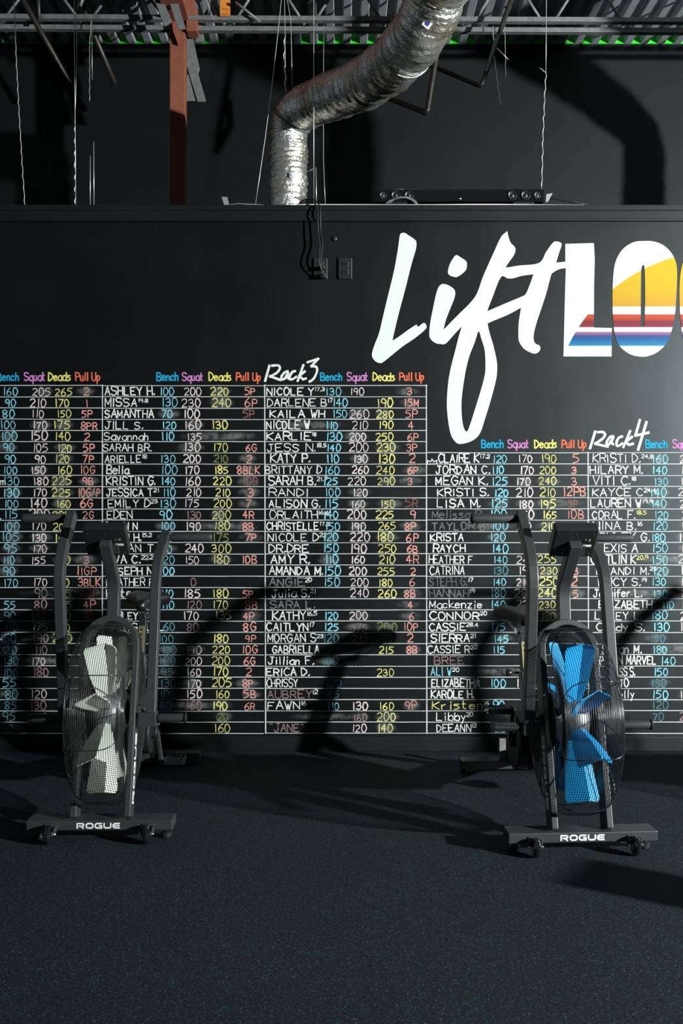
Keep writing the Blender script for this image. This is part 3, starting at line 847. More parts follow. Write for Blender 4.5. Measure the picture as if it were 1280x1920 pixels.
def brand_word(mb, o, ux, uz, length):
    """the word in heavy flat capitals; o = lower left corner, ux / uz = unit directions on the face"""
    k = length / 54.0
    ux = Vector(ux); uz = Vector(uz); o = Vector(o)
    for i, c in enumerate('ROGUE'):
        for st in ROG[c]:
            sub = MB()
            s0 = rng.getstate()
            pts = [((i * 11 + a) * k, b * k) for a, b in st]
            N = len(pts); w = 1.75 * k; vs = []
            for j, (x, zc) in enumerate(pts):
                ax, az = pts[max(j - 1, 0)]; bx, bz = pts[min(j + 1, N - 1)]
                l1 = math.hypot(x - ax, zc - az); l2 = math.hypot(bx - x, bz - zc)
                d1 = ((x - ax) / l1, (zc - az) / l1) if l1 else None; d2 = ((bx - x) / l2, (bz - zc) / l2) if l2 else None
                if d1 and d2:
                    tx, tz = d1[0] + d2[0], d1[1] + d2[1]; l = math.hypot(tx, tz); tx, tz = tx / l, tz / l
                    m = 1 / max(.6, tx * d1[0] + tz * d1[1])
                else:
                    tx, tz = d1 or d2; m = 1
                for sg in (-1, 1):
                    vs.append(o + ux * (x - sg * tz * w / 2 * m) + uz * (zc + sg * tx * w / 2 * m))
            mb.add(vs, [(2 * j, 2 * j + 1, 2 * j + 3, 2 * j + 2) for j in range(N - 1)])
            rng.setstate(s0)


def make_saddle():
    mb = MB(); rows = 11; cols = 24; vs = []
    for i in range(rows):
        t = i / (rows - 1)
        y = -.15 + .27 * t
        hw = .026 + .10 * (max(0, t - .18) / .82) ** 1.15 if t < .86 else .126 - .9 * (t - .86) ** 1.35
        th = .056 + .026 * t
        if i in (0, rows - 1): hw *= .75; th *= .6
        for k in range(cols):
            a = 2 * PI * k / cols
            cx = math.copysign(abs(math.cos(a)) ** .55, math.cos(a)); cz = math.copysign(abs(math.sin(a)) ** .62, math.sin(a))
            x = hw * cx
            zz = th * .5 * cz
            dip = .014 * math.exp(-(x / .028) ** 2) * t if cz > 0 else 0
            droop = -.14 * max(0, abs(x) - .05) * t
            vs.append((x, y, zz - dip + droop + .012 * t + (-.012 * (1 - t))))
    fs = [(i * cols + k, i * cols + (k + 1) % cols, (i + 1) * cols + (k + 1) % cols, (i + 1) * cols + k) for i in range(rows - 1) for k in range(cols)]
    fs += [tuple(range(cols))[::-1], tuple((rows - 1) * cols + k for k in range(cols))]
    mb.add(vs, fs, True)
    return mb


HUB = Vector((0, .10, .495)); RG = .372; HWG = .080


def guard_profile():
    key = smooth_pts([(-.080, .078, 0), (-.083, .15, 0), (-.096, .22, 0), (-.106, .275, 0), (-.106, .318, 0), (-.092, .348, 0), (-.070, .364, 0), (-.045, .371, 0), (0, .372, 0)], 24)
    ln = [0.0]
    for a, b in zip(key, key[1:]): ln.append(ln[-1] + (b - a).length)
    n = 44; left = []; k = 0
    for i in range(n):
        t = ln[-1] * i / (n - 1)
        while k < len(ln) - 2 and ln[k + 1] < t: k += 1
        f = (t - ln[k]) / max(1e-9, ln[k + 1] - ln[k])
        p = key[k].lerp(key[k + 1], min(1, f)); left.append((p.x, p.y))
    return left + [(-a, b) for a, b in reversed(left[:-1])]


def make_bike(loc, rz, blade_mat, blade_off, seat_drop, label):
    root = empty('air_bike', loc, rz)
    tag(root, label, 'exercise bike', 'black fan exercise bikes along the chalkboard wall')
    bar = MB(); bar.box((0, 0, .065), (.594, .10, .040))
    bo = bar.build('front_stabiliser', M['frame'], root, .004)
    t = MB(); brand_word(t, (-.092, -.0506, .053), (1, 0, 0), (0, 0, 1), .178)
    tb = t.build('lettering', M['white_print'], bo); tb['label'] = 'white maker name on the crossbar'
    for s in (-1, 1):
        f = MB(); f.disc((s * .262, .005, .012), (0, 0, 1), .023, .022, 18); f.tube([(s * .262, .005, .022), (s * .262, .005, .05)], .006, 8)
        f.build('levelling_foot', M['black_plastic'], root)
        w = MB(); w.disc((s * .197, -.082, .040), (1, 0, 0), .0375, .026, 26, bev=.3)
        wo = w.build('transport_wheel', M['gloss_black'], root)
        w = MB(); w.disc((s * .197 + .014, -.082, .040), (1, 0, 0), .012, .012, 12); w.tube([(s * .197 - .03, -.082, .040), (s * .197 + .03, -.082, .040)], .005, 8)
        w.build('axle', M['chrome'], wo)
        w = MB()
        for q in (-.022, .022): w.box((s * .197 + q, -.066, .052), (.005, .045, .026))
        w.box((s * .197, -.0515, .058), (.046, .005, .030))
        w.build('wheel_bracket', M['frame'], root, .001)
    # fork: inverted U leaning towards the rider
    ln = .285; hx = .110
    pl = lambda x, zc: (x, (zc - .085) * ln, zc)
    path = [pl(-hx, .085), pl(-hx, .30), pl(-hx, .55), pl(-hx, .755)]
    for i in range(1, 14):
        a = PI - PI * i / 14
        path.append(pl(hx * math.cos(a), .765 + .108 * math.sin(a)))
    path += [pl(hx, .755), pl(hx, .55), pl(hx, .30), pl(hx, .085)]
    fm = MB(); fm.sweep(path, .025, .088, Vector((0, 1, -ln)))
    fk = fm.build('fork', M['frame'], root, .003)
    d = Vector((0, ln, 1)).normalized(); nrm = Vector((0, 1, -ln)).normalized()
    t = MB()
    brand_word(t, Vector(pl(hx + .0132, .135)) + nrm * .022, d, -nrm, .29)
    brand_word(t, Vector(pl(-hx - .0132, .43)) - nrm * -.022, -d, -nrm, .29)
    tb = t.build('lettering', M['white_print'], fk); tb['label'] = 'white maker name down the fork leg'
    # hub brackets, bolts
    for s in (-1, 1):
        bm = MB()
        bm.box((s * (hx + .004), HUB.y + .022, HUB.z), (.046, .055, .05)); bm.disc((s * (hx + .03), HUB.y + .02, HUB.z), (1, 0, 0), .011, .02, 10)
        bm.build('axle_bracket', M['frame'], root, .002)
    # fan: blades, hub, guard
    hb = MB(); hb.lathe([(-.075, .02), (-.07, .05), (-.03, .085), (.03, .085), (.07, .05), (.075, .02)], HUB, (1, 0, 0), 32)
    hb.build('fan_hub', M['hub'], root)
    for k in range(8):
        a = math.radians(blade_off + 45 * k)
        rd = Vector((0, -math.cos(a), math.sin(a))); tg = Vector((0, math.sin(a), math.cos(a))); ax = Vector((1, 0, 0))
        mb = MB(); vs = []
        for (r, hw, fo) in ((.075, .028, .008), (.19, .054, .020), (.314, .066, .028), (.328, .058, .026)):
            c = HUB + rd * r
            e = ax * .98 + tg * .12
            vs += [c - e * hw - tg * fo * .4, c + e * hw * .30 + tg * fo * .75, c + e * hw - tg * fo * .25]
        fs = []
        for i in range(3):
            for j in (0, 1): fs.append((i * 3 + j, i * 3 + j + 1, i * 3 + j + 4, i * 3 + j + 3))
        mb.add(vs, fs)
        bo2 = mb.build('fan_blade', blade_mat, root)
        so = bo2.modifiers.new('thickness', 'SOLIDIFY'); so.thickness = .0035; so.offset = 0
    gm = MB()
    prof = guard_profile()
    for (xo, r) in prof:
        n = 72
        pts = [HUB + Vector((xo, r * math.cos(2 * PI * i / n), r * math.sin(2 * PI * i / n))) for i in range(n)]
        gm.tube(pts, .00115, 4, True)
    gd = gm.build('fan_guard', M['guard'], root)
    gm = MB()
    for k in range(8):
        a0 = 2 * PI * k / 8 + .2
        pts = []
        for j, (xo, r) in enumerate(prof):
            tw = .5 * (1 - min(1, r / RG)) ** 1.0 * (1 if xo < 0 else -1)
            sg = -1 if xo < 0 else 1
            f = min(1, max(0, (r - .30) / .07)); e = .0026
            pts.append(HUB + Vector((xo + sg * e * (1 - f), (r + e * f) * math.cos(a0 + tw), (r + e * f) * math.sin(a0 + tw))))
        gm.tube(pts, .0022, 5)
    for s in (-1, 1):
        gm.lathe([(-.003, .082), (.003, .082), (.003, .05), (-.003, .05)], HUB + Vector((s * HWG, 0, 0)), (1, 0, 0), 28)
    gm.build('guard_ribs', M['guard'], gd)
    gm = MB(); gm.disc(HUB + Vector((-.090, .01, 0)), (1, 0, 0), .108, .012, 36)
    gm.build('hub_cover', M['black_plastic'], root)
    # handle arms, one swung forward and one back
    piv = Vector((0, .11, .455))
    for s, ph in ((-1, -8.5), (1, 11.5)):
        x = s * .182
        L0, L1 = .675, .30
        a0 = math.radians(ph + 1); a1 = math.radians(ph + 55)
        p1 = piv + Vector((x, 0, -.02)); p2 = piv + Vector((x, math.sin(a0) * L0, math.cos(a0) * L0)); p3 = p2 + Vector((0, math.sin(a1) * L1, math.cos(a1) * L1))
        mb = MB(); mb.sweep(fillet([p1, p2, p3], .11, 8), .052, .040, (1, 0, 0))
        ao = mb.build('handle_arm', M['frame'], root, .004)
        g0 = p3 + Vector((s * .01, -.02 * math.sin(a1), -.026 * math.cos(a1)))
        mb = MB(); mb.lathe([(0, .012), (.02, .0195), (.19, .0200), (.200, .0185), (.204, .012)], g0, (s, 0, 0), 18)
        mb.build('grip', M['grip'], ao)
        # pivot block, linkage and foot peg
        mb = MB(); mb.box((x - s * .012, piv.y, piv.z + .012), (.074, .062, .058)); mb.disc((x + s * .024, piv.y + .02, piv.z - .012), (1, 0, 0), .012, .02, 10)
        mb.build('arm_pivot', M['frame'], root, .003)
        mb = MB(); mb.lathe([(0, .014), (.012, .0185), (.115, .0185), (.122, .0185)], (x + s * .022, piv.y, piv.z + .015), (s, 0, 0), 18)
        po = mb.build('foot_peg', M['grip'], root)
        mb = MB(); mb.disc((x + s * .146, piv.y, piv.z + .015), (1, 0, 0), .0225, .006, 18)
        mb.build('peg_cap', M['black_plastic'], po)
    # console on its bent stem
    st = fillet([(0, .225, .86), (0, .245, 1.03), (0, .06, 1.215)], .06, 6)
    mb = MB(); mb.sweep(st, .048, .050, (1, 0, 0)); mb.box((0, .225, .876), (.075, .07, .012), rot_x(-.27))
    mb.build('console_stem', M['frame'], root, .004)
    R = rot_x(math.radians(42)); cc = Vector((0, .095, 1.228))
    mb = MB(); mb.box(cc, (.178, .048, .150), R.to_3x3())
    co = mb.build('console', M['black_plastic'], root, .006)
    R3 = R.to_3x3()
    def on_back(u, v, dep): return cc + R3 @ Vector((u, -.024 - dep, v))
    mb = MB(); mb.box(on_back(0, -.035, .004), (.10, .008, .05), R3)
    mb.build('mounting_plate', M['frame'], co, .002)
    for u, mt in ((.043, 'chrome'), (.058, 'zinc')):
        mb = MB(); mb.disc(on_back(u, .018, .001), R3 @ Vector((0, 1, 0)), .0055, .004, 12); mb.build('jack_socket', M[mt], co)
    mb = MB(); mb.box(on_back(.055, -.012, .0006), (.034, .0012, .010), R3); mb.build('sticker', M['sticker'], co)
    for u in (-.07, 0, .07):
        for v in (.05, -.06):
            mb = MB(); mb.disc(on_back(u, v, .0005), R3 @ Vector((0, 1, 0)), .004, .003, 8); mb.build('screw', M['frame'], co)
    mb = MB(); mb.box(cc + R3 @ Vector((0, .0245, .01)), (.14, .002, .09), R3); mb.build('screen', M['gloss_black'], co)
    # drive housing between the fan and the cranks
    A = Vector((0, .16, .47)); B = Vector((0, .55, .315)); ra, rb = .075, .135
    dd = (B - A); ang = math.atan2(dd.z, dd.y); pts = []
    for i in range(13):
        a = ang + PI / 2 + PI * i / 12; pts.append(A + Vector((0, math.cos(a), math.sin(a))) * ra)
    for i in range(17):
        a = ang - PI / 2 + PI * i / 16; pts.append(B + Vector((0, math.cos(a), math.sin(a))) * rb)
    mb = MB(); n = len(pts)
    vs = [p + Vector((-.075, 0, 0)) for p in pts] + [p + Vector((.075, 0, 0)) for p in pts]
    mb.add(vs, [tuple(range(n)), tuple(range(n, 2 * n))[::-1]] + [(i, i + n, (i + 1) % n + n, (i + 1) % n) for i in range(n)])
    mb.build('drive_housing', M['black_plastic'], root, .008)
    for s, ca in ((-1, 62), (1, 242)):
        mb = MB(); cx = .118 if s < 0 else .098; mb.disc(B + Vector((s * cx, 0, 0)), (1, 0, 0), .132 if s < 0 else .098, .05 if s < 0 else .03, 40); mb.disc(B + Vector((s * (cx + .025), 0, 0)), (1, 0, 0), .03, .03, 18)
        mb.build('crank_disc', M['black_plastic'], root)
        a = math.radians(ca); e = B + Vector((s * (cx + .044), -math.cos(a) * .172, math.sin(a) * .172))
        mb = MB(); mb.sweep([B + Vector((s * (cx + .039), 0, 0)), e], .032, .016, (1, 0, 0)); mb.disc(e, (1, 0, 0), .018, .022, 16)
        cr = mb.build('crank_arm', M['frame'], root, .003)
        mb = MB(); pc = e + Vector((s * .065, 0, 0))
        for q in (-.042, .042): mb.box(pc + Vector((0, q, 0)), (.095, .010, .022))
        for q in (-.046, .046): mb.box(pc + Vector((q, 0, 0)), (.010, .085, .022))
        mb.tube([e, pc + Vector((s * .05, 0, 0))], .012, 12)
        for q in (-.045, .045):
            for i in range(5): mb.box(pc + Vector((-.04 + .02 * i, q, .013)), (.005, .004, .008))
        mb.build('pedal', M['gloss_black'], cr, .0015)
    # spine, seat mast, rear foot
    mb = MB(); mb.sweep(fillet([(0, .20, .40), (0, .52, .22), (0, 1.22, .075)], .08), .075, .05, (1, 0, 0))
    mb.build('main_beam', M['frame'], root, .004)
    mb = MB(); mb.sweep([(0, .74, .18), (0, .90, .62 - seat_drop)], .07, .05, (1, 0, 0)); mb.sweep([(0, 1.10, .10), (0, .86, .50 - seat_drop)], .045, .04, (1, 0, 0))
    mb.build('seat_mast', M['frame'], root, .004)
    mb = MB(); mb.sweep([(0, .876, .555 - seat_drop), (0, .955, .80 - seat_drop)], .052, .036, (1, 0, 0))
    so = mb.build('seat_post', M['black_plastic'], root, .003)
    dv = Vector((0, .079, .245)).normalized(); nv = Vector((0, -.245, .079)).normalized()
    c0 = Vector((0, .876, .555 - seat_drop)) + dv * .14 + nv * .028
    mb = MB(); mb.sweep([c0 - dv * .055, c0 + dv * .075], .004, .030, (1, 0, 0)); mb.build('height_plate', M['zinc'], so)
    mb = MB()
    for i in range(5): mb.disc(c0 + dv * (-.04 + .024 * i) + nv * .003, nv, .0055, .003, 10)
    mb.build('hole_pattern', M['black_ink'], so)
    mb = MB(); mb.lathe([(0, .006), (.035, .006), (.038, .016), (.062, .019), (.066, .014)], Vector((-.026, .905, .62 - seat_drop)), (-1, 0, 0), 16)
    mb.build('adjusting_knob', M['black_plastic'], so)
    sc = Vector((0, 1.01, .885 - seat_drop))
    mb = make_saddle()
    so2 = mb.build('saddle', M['vinyl'], root); so2.location = sc
    mb = MB()
    for q in (-.022, .022): mb.tube([Vector((q, -.10, -.03)), Vector((q, -.04, -.065)), Vector((q, .05, -.065)), Vector((q * 2, .10, -.03))], .0045, 8)
    mb.box((0, -.02, -.072), (.05, .06, .028)); mb.disc((0, -.055, -.075), (0, 1, 0), .012, .02, 10)
    mb.build('saddle_rails', M['chrome'], so2)
    mb = MB(); mb.box((0, 1.215, .045), (.515, .085, .045))
    ro = mb.build('rear_stabiliser', M['frame'], root, .004)
    mb = MB(); mb.box((-.045, 1.20, .12), (.034, .02, .11))
    mb.build('rear_upright', M['steel'], root, .002)
    for s in (-1, 1):
        mb = MB(); mb.disc((s * .235, 1.215, .0115), (0, 0, 1), .022, .022, 16); mb.build('levelling_foot', M['black_plastic'], root)
    return root


make_bike((-.985, 4.17, 0), math.radians(1.0), M['white_blade'], 20, 0.0, 'black fan bike with off-white fan blades, front end towards the room')
b2 = make_bike((.945, 4.02, 0), math.radians(3.5), M['blue_blade'], 27, .06, 'black fan bike with bright blue fan blades, front end towards the room')
b3 = copy_tree(b2)
b3.location = (2.80, 4.02, 0); b3.rotation_euler = (0, 0, math.radians(3))
b3['label'] = 'fan bike beyond the photo, its handle shadow on the score table beside the blue bike'

# unseen box added out of the frame to shade the floor at lower right
d2 = Vector((.852, -.523, 0)); bc = Vector((2.115, 3.017, .25)) + d2 * .36
mb = MB(); mb.box(bc, (.72, .26, .5), Matrix.Rotation(math.atan2(-.523, .852), 3, 'Z'))
tag(mb.build('shade_box', M['birch'], bevel=.006), 'unseen plywood box added to shade the floor before the blue-bladed bike', 'box')


# ------------------------------------------------------------------ flexible foil duct
def duct(pts, rad, label, detail=True):
    path = smooth_pts([Vector(p) for p in pts], 22)
    N = len(path); n = 40
    rs = smooth_pts([Vector((r, 0, 0)) for r in rad], 22)
    vs = []; prev = None
    r2 = random.Random(len(pts) * 31 + int(abs(pts[0][0] * 100)))
    ph = [r2.uniform(0, 6.28) for _ in range(8)]
    for i, p in enumerate(path):
        t = (path[min(i + 1, N - 1)] - path[max(i - 1, 0)]).normalized()
        if prev is None: u = t.cross(Vector((0, 1, 0))).normalized()
        else: u = (prev - t * prev.dot(t)).normalized()
        prev = u; w = t.cross(u)
        for k in range(n):
            a = 2 * PI * k / n
            cr = .0022 * math.sin(i * .95 + 1.6 * math.sin(a + ph[0]) + ph[1]) + .0045 * math.sin(i * 1.9 - 2 * a + ph[2]) + .0030 * math.sin(i * 2.9 + 3 * a + ph[3]) + .004 * math.sin(i * .33 + 2 * a + ph[4]) + r2.uniform(-.002, .002)
            vs.append(p + (u * math.cos(a) + w * math.sin(a)) * (rs[i].x + cr))
    fs = [(i * n + k, i * n + (k + 1) % n, (i + 1) * n + (k + 1) % n, (i + 1) * n + k) for i in range(N - 1) for k in range(n)]
    root = empty('foil_duct', path[0]); tag(root, label, 'air duct')
    mb = MB(); mb.add(vs, fs, True); mb.f += [tuple(range(n))[::-1], tuple((N - 1) * n + k for k in range(n))]; mb.s += [False] * 2; mb.m += [0, 0]
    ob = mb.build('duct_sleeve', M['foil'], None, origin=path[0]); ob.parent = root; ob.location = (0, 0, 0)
    return root, path


YD = 6.68
droot, dpath = duct([P(538, 400, YD), P(541, 330, YD), P(541, 270, YD), P(542, 238, YD - .02), P(562, 208, YD - .10), P(612, 184, YD - .35), P(680, 158, YD - .75), P(740, 115, YD - 1.15), P(790, 55, YD - 1.5), P(822, -20, YD - 1.7), P(850, -110, YD - 1.9), Vector((.50, 4.56, 4.76))],
     [.120, .122, .122, .118, .128, .138, .142, .142, .142, .145, .145, .145], 'crinkled silver foil duct rising behind the chalkboard wall and bending right')


def on_root(mb, name, mat, root, bevel=0):
    ob = mb.build(name, mat, None, bevel, origin=root.location); ob.parent = root; ob.location = (0, 0, 0)
    return ob


mb = MB(); mb.lathe([(0, .16), (.01, .20), (3.74, .20), (3.75, .16)], (.45, 3.2, 5.092), (0, 1, 0), 40)  # trunk added above the view so its shadow darkens the roof deck
for q in (.6, 1.4, 2.2, 3.0): mb.lathe([(q, .20), (q + .01, .206), (q + .03, .206), (q + .04, .20)], (.45, 3.2, 5.092), (0, 1, 0), 40)
tag(mb.build('shade_trunk_duct', M['steel'], origin=(.45, 4.85, 5.10)), 'unseen round trunk duct added to shade the roof deck, feeding the foil duct', 'air duct')


# strap round the upper bend, seam where the elbow folds, stickers
def ring(i, extra, w):
    p = dpath[i]; t = (dpath[i + 1] - dpath[i - 1]).normalized()
    mb = MB(); u = t.orthogonal().normalized(); v = t.cross(u)
    mb.sweep([p + (u * math.cos(a) + v * math.sin(a)) * extra for a in [2 * PI * k / 36 for k in range(37)]], .004, w, t)
    return mb


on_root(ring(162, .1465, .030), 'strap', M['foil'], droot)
on_root(ring(75, .136, .012), 'strap', M['steel'], droot)


def stick(px, py, Y, w, h, ang, mats):
    c = P(px, py, Y); Rm = Matrix.Rotation(ang, 3, 'Y')
    mb = MB(); mb.box(c, (w, .003, h), Rm)
    ob = on_root(mb, 'sticker', M['sticker'], droot)
    mb = MB(); mb.box(c + Rm @ Vector((-w * .28, -.002, 0)), (w * .22, .002, h * .55), Rm)
    q = mb.build('logo', M['blue_ink'], ob); q.location = -droot.location
    if mats:
        mb = MB(); mb.box(c + Rm @ Vector((w * .10, -.002, h * .33)), (w * .5, .002, h * .2), Rm)
        q = mb.build('print', M['black_ink'], ob); q.location = -droot.location


stick(806, 38, YD - 1.70, .085, .040, math.radians(-52), True)
stick(548, 328, YD - .135, .034, .024, 0, False)

# ducts beyond the right edge of the picture: their shadows fall on the back wall
duct([shade_src(1205, 430, 6.6), shade_src(1207, 330, 6.6), shade_src(1203, 262, 6.6), shade_src(1160, 212, 6.35), shade_src(1080, 150, 6.0), shade_src(990, 95, 5.6), shade_src(900, 50, 5.2)], [.125, .125, .12, .14, .15, .15, .15],
     'foil duct outside the photo, casting the bent shadow near the wall corner')
duct([shade_src(655, 440, 5.3), shade_src(655, 330, 5.3), shade_src(652, 235, 5.28), shade_src(610, 165, 5.1), shade_src(520, 110, 4.9), shade_src(420, 65, 4.7)], [.12, .12, .115, .12, .13, .13],
     'foil duct outside the photo, casting the rounded shadow beside the visible duct')

# ------------------------------------------------------------------ red column, joist, braces
YC = 7.44
root = empty('steel_column', P(335, 960 + EYE / YC * FPX, YC)); tag(root, 'rust red steel column rising behind the chalkboard wall', 'column')
base = root.location.copy()
mb = MB(); cw = .112
mb.box(Vector((base.x - .008, YC + .03, DZ / 2)), (cw, .10, DZ))
on_root(mb, 'shaft', M['red_iron'], root, .006)
mb = MB(); c = P(361, 43, YC); mb.box(c, (.078, .11, .17)); on_root(mb, 'seat_bracket', M['red_iron'], root, .004)
mb = MB(); c = P(355, 10, YC + .05); mb.box(c, (.07, .06, .12)); on_root(mb, 'bearing_plate', M['red_iron'], root, .003)
mb = MB(); q = [P(322, 38, YC - .06), P(332, 52, YC - .06), P(333, 82, YC - .06), P(324, 58, YC - .06)]
vs = [v + Vector((0, dy, 0)) for dy in (0, .07) for v in q]
mb.add(vs, [(0, 1, 2, 3), (7, 6, 5, 4)] + [(i, i + 4, (i + 1) % 4 + 4, (i + 1) % 4) for i in range(4)])
on_root(mb, 'gusset', M['red_iron'], root, .002)


def plate(name, quad, Y, th, mat, label, cat, group=None):
    q = [P(a, b, Y) for a, b in quad]
    c = sum(q, Vector()) / 4
    mb = MB(); vs = [v + Vector((0, dy, 0)) for dy in (0, th) for v in q]
    mb.add(vs, [(0, 1, 2, 3), (7, 6, 5, 4)] + [(i, i + 4, (i + 1) % 4 + 4, (i + 1) % 4) for i in range(4)])
    return tag(mb.build(name, mat, bevel=.003, origin=c), label, cat, group)


plate('brace_angle', [(238, -130), (253, -130), (322, 40), (308, 48)], YC - .28, .02, M['steel'], 'grey steel brace angle crossing the red column top, left one of the upper pair', 'steel brace', 'grey brace angles by the red column')
plate('brace_angle', [(272, -130), (290, -130), (348, 53), (334, 55)], YC - .28, .02, M['steel'], 'grey steel brace angle crossing the red column top, right one of the upper pair', 'steel brace', 'grey brace angles by the red column')
plate('brace_angle', [(338, 84), (357, 87), (386, 190), (370, 190)], YC + .08, .02, M['steel'], 'grey steel brace angle leaning right of the red column, front one of the lower pair', 'steel brace', 'grey brace angles by the red column')
plate('brace_angle', [(340, 66), (361, 70), (374, 128), (371, 138)], YC + .10, .02, M['steel'], 'grey steel brace angle leaning right of the red column, shorter one of the lower pair', 'steel brace', 'grey brace angles by the red column')
plate('brace_angle', [(336, 140), (353, 140), (366, 189), (338, 189)], YC + .075, .012, M['steel'], 'dark grey brace plate low beside the red column', 'steel brace', 'grey brace angles by the red column')
plate('brace_angle', [(346, -80), (353, -80), (384, 78), (368, 78)], YC + .085, .02, M['steel'], 'grey steel brace angle behind the red bracket on the column', 'steel brace', 'grey brace angles by the red column')
plate('brace_angle', [(362, -90), (376, -90), (390, 26), (383, 31)], YC + .3, .02, M['steel'], 'short grey brace stub hanging right of the red bracket', 'steel brace', 'grey brace angles by the red column')


def joist(x0p, x1p, yl, yr, label, dirn):
    c = P((x0p + x1p) / 2, (yl + yr) / 2, YC)
    root = empty('bar_joist', c); tag(root, label, 'roof joist', 'open web roof joists')
    for dy, off in ((-.035, -6), (.035, 5)):
        a = P(x0p, yl + off, YC); b = P(x1p, yr + off, YC)
        mb = MB(); mb.sweep([a + Vector((0, dy, 0)), b + Vector((0, dy, 0))], .034, .05, (0, 1, 0))
        on_root(mb, 'bottom_chord', M['steel'], root, .003)
    zt = DZ - .03; a = P(x0p, yl, YC); b = P(x1p, yr, YC)
    mb = MB(); mb.sweep([Vector((a.x, YC, zt)), Vector((b.x, YC, zt))], .05, .09, (0, 1, 0)); on_root(mb, 'top_chord', M['steel'], root, .003)
    L = b.x - a.x; n = max(2, int(L / .29))
    for i in range(n):
        xa = a.x + L * i / n; xb = a.x + L * (i + 1) / n
        za = a.z if i % 2 == dirn else zt; zb = zt if i % 2 == dirn else a.z
        mb = MB(); mb.tube([(xa + .03, YC, za), (xb - .03, YC, zb)], .011, 8)
        on_root(mb, 'web_rod', M['steel'], root)
    return root


joist(-330, 322, 41, 45, 'grey open web roof joist left of the red column', 0)
jr = joist(354, 1700, 46, 52, 'long grey open web roof joist right of the red column, passing behind the foil duct', 1)


mb = MB(); gx = P(335, 0, YC).x
mb.box((gx, 5.42, DZ - .02), (.16, 4.0, .03)); mb.box((gx, 5.42, DZ - .19), (.02, 4.0, .34)); mb.box((gx, 5.42, DZ - .37), (.16, 4.0, .03))
tag(mb.build('roof_girder', M['red_iron'], origin=(gx, 5.42, DZ - .2)), 'red steel girder meeting the column top, running out over the room', 'girder')


def pipe(pts, r, label, cat='pipe', mat='dark_steel', name='hanging_pipe', up=True):
    pts = [Vector(p) for p in pts]
    if up:
        d = (pts[0] - pts[1]).normalized(); d = d if d.z > .2 else Vector((0, 0, 1))
        pts = [pts[0] + d * ((DZ + .02 - pts[0].z) / d.z)] + pts
    q = fillet(pts, .03, 5)
    mb = MB(); mb.tube(q, r, 10)
    tag(mb.build(name, M[mat], origin=q[0]), label, cat, 'dark bent pipes under the roof')


pipe([P(36, -12, 7.0), P(160, 208, 7.1)], .019, 'dark diagonal pipe end hanging at the upper left')
pipe([P(71, -12, 7.35), P(74, 44, 7.35)], .014, 'short upright dark pipe crossing the left joist')
pipe([P(148, -10, 7.6), P(163, 34, 7.6), P(216, 158, 7.7)], .020, 'dark diagonal pipe ending left of the red column')
pipe([P(832, 18, 6.9), P(800, 212, 6.9), P(718, 180, 7.3), P(640, 150, 7.6)], .020, 'dark bent pipe with its elbow just right of the foil duct')
pipe([P(934, 68, 7.2), P(902, 162, 7.2), P(782, 112, 7.7), P(740, 95, 7.9)], .017, 'dark bent pipe with its elbow right of centre, farther from the duct')
pipe([P(441, 4, 7.30), P(488, 41, 7.355)], .010, 'short bright rod under the roof right of the orange tag', mat='steel', up=False)
pipe([P(218, -12, 7.5), P(208, 10, 7.5)], .012, 'short grey rod stub at the top of the photo, left of the longer stub', mat='steel')
pipe([P(246, -6, 7.5), P(223, 16, 7.5)], .014, 'longer slanted grey rod stub at the top left of the column', mat='steel')
pipe([P(158, -10, 7.2), P(150, 12, 7.2)], .012, 'tiny grey rod stub near the top above the left joist', mat='steel')


def hang(pts, Y, label, r=.0026, twist=0.0, name='hanging_wire'):
    raw = [P(a, b, Y) for a, b in pts]
    if pts[0][1] < 0: raw = [Vector((raw[0].x + (raw[0].x - raw[1].x) * .5, Y, DZ + .03))] + raw
    q = []
    for i in range(len(raw) - 1):
        n = max(3, int((raw[i + 1] - raw[i]).length / .025)) if twist else 2
        for j in range(n): q.append(raw[i].lerp(raw[i + 1], j / n))
    q.append(raw[-1])
    if twist:
        q = [p + Vector((math.sin(i * 2.1) * twist + rng.uniform(-1, 1) * twist * .4, math.cos(i * 2.1) * twist, 0)) for i, p in enumerate(q)]
    mb = MB(); mb.tube(q, r, 6)
    tag(mb.build(name, M['wire'], origin=q[0]), label, 'wire', 'loose wires hanging from the roof')


hang([(26, -8), (30, 100), (35, 200), (41, 300), (47, 392)], 6.5, 'long slightly bowed wire nearest the left edge', .0030, .0025)
hang([(139, -8), (140, 120), (142, 392)], 6.5, 'straight wire second from the left, running to the wall top')
hang([(150, -6), (143, 20), (144, 110), (140, 232)], 6.5, 'thin wire twined beside the second one from the left', .0022)
hang([(140, 228), (141, 392)], 6.5, 'kinked lower wire beside the second one from the left', .0026, .004)
hang([(171, 36), (168, 85), (168, 190)], 7.375, 'short looped wire left of the red column, upper', .0024, .002)
hang([(172, 37), (173, 150)], 7.375, 'thin straight wire beside the looped one left of the red column', .0020)
hang([(169, 292), (169, 386.5)], 5.73, 'left one of two short wires standing on the wall top left of the column', .0026)
hang([(175.5, 266), (176, 386.5)], 5.73, 'right one of two short wires standing on the wall top left of the column', .0026)
hang([(528, -8), (521, 60), (509, 165), (497, 258), (478, 388)], 6.15, 'slanted wire passing left of the duct', .0024)
hang([(533, -8), (534, 60), (535, 175)], 6.2, 'left straight wire ending at the duct elbow', .0024)
hang([(537, -8), (545, 40), (548, 175)], 6.2, 'right straight wire ending at the duct elbow', .0024)
hang([(534, 60), (532, 95), (534, 130), (535.5, 172)], 6.2, 'kinked wire between the straight ones at the duct elbow', .0034, .006)
hang([(588, -8), (588, 392)], 5.95, 'long plumb wire in front of the duct', .0024)
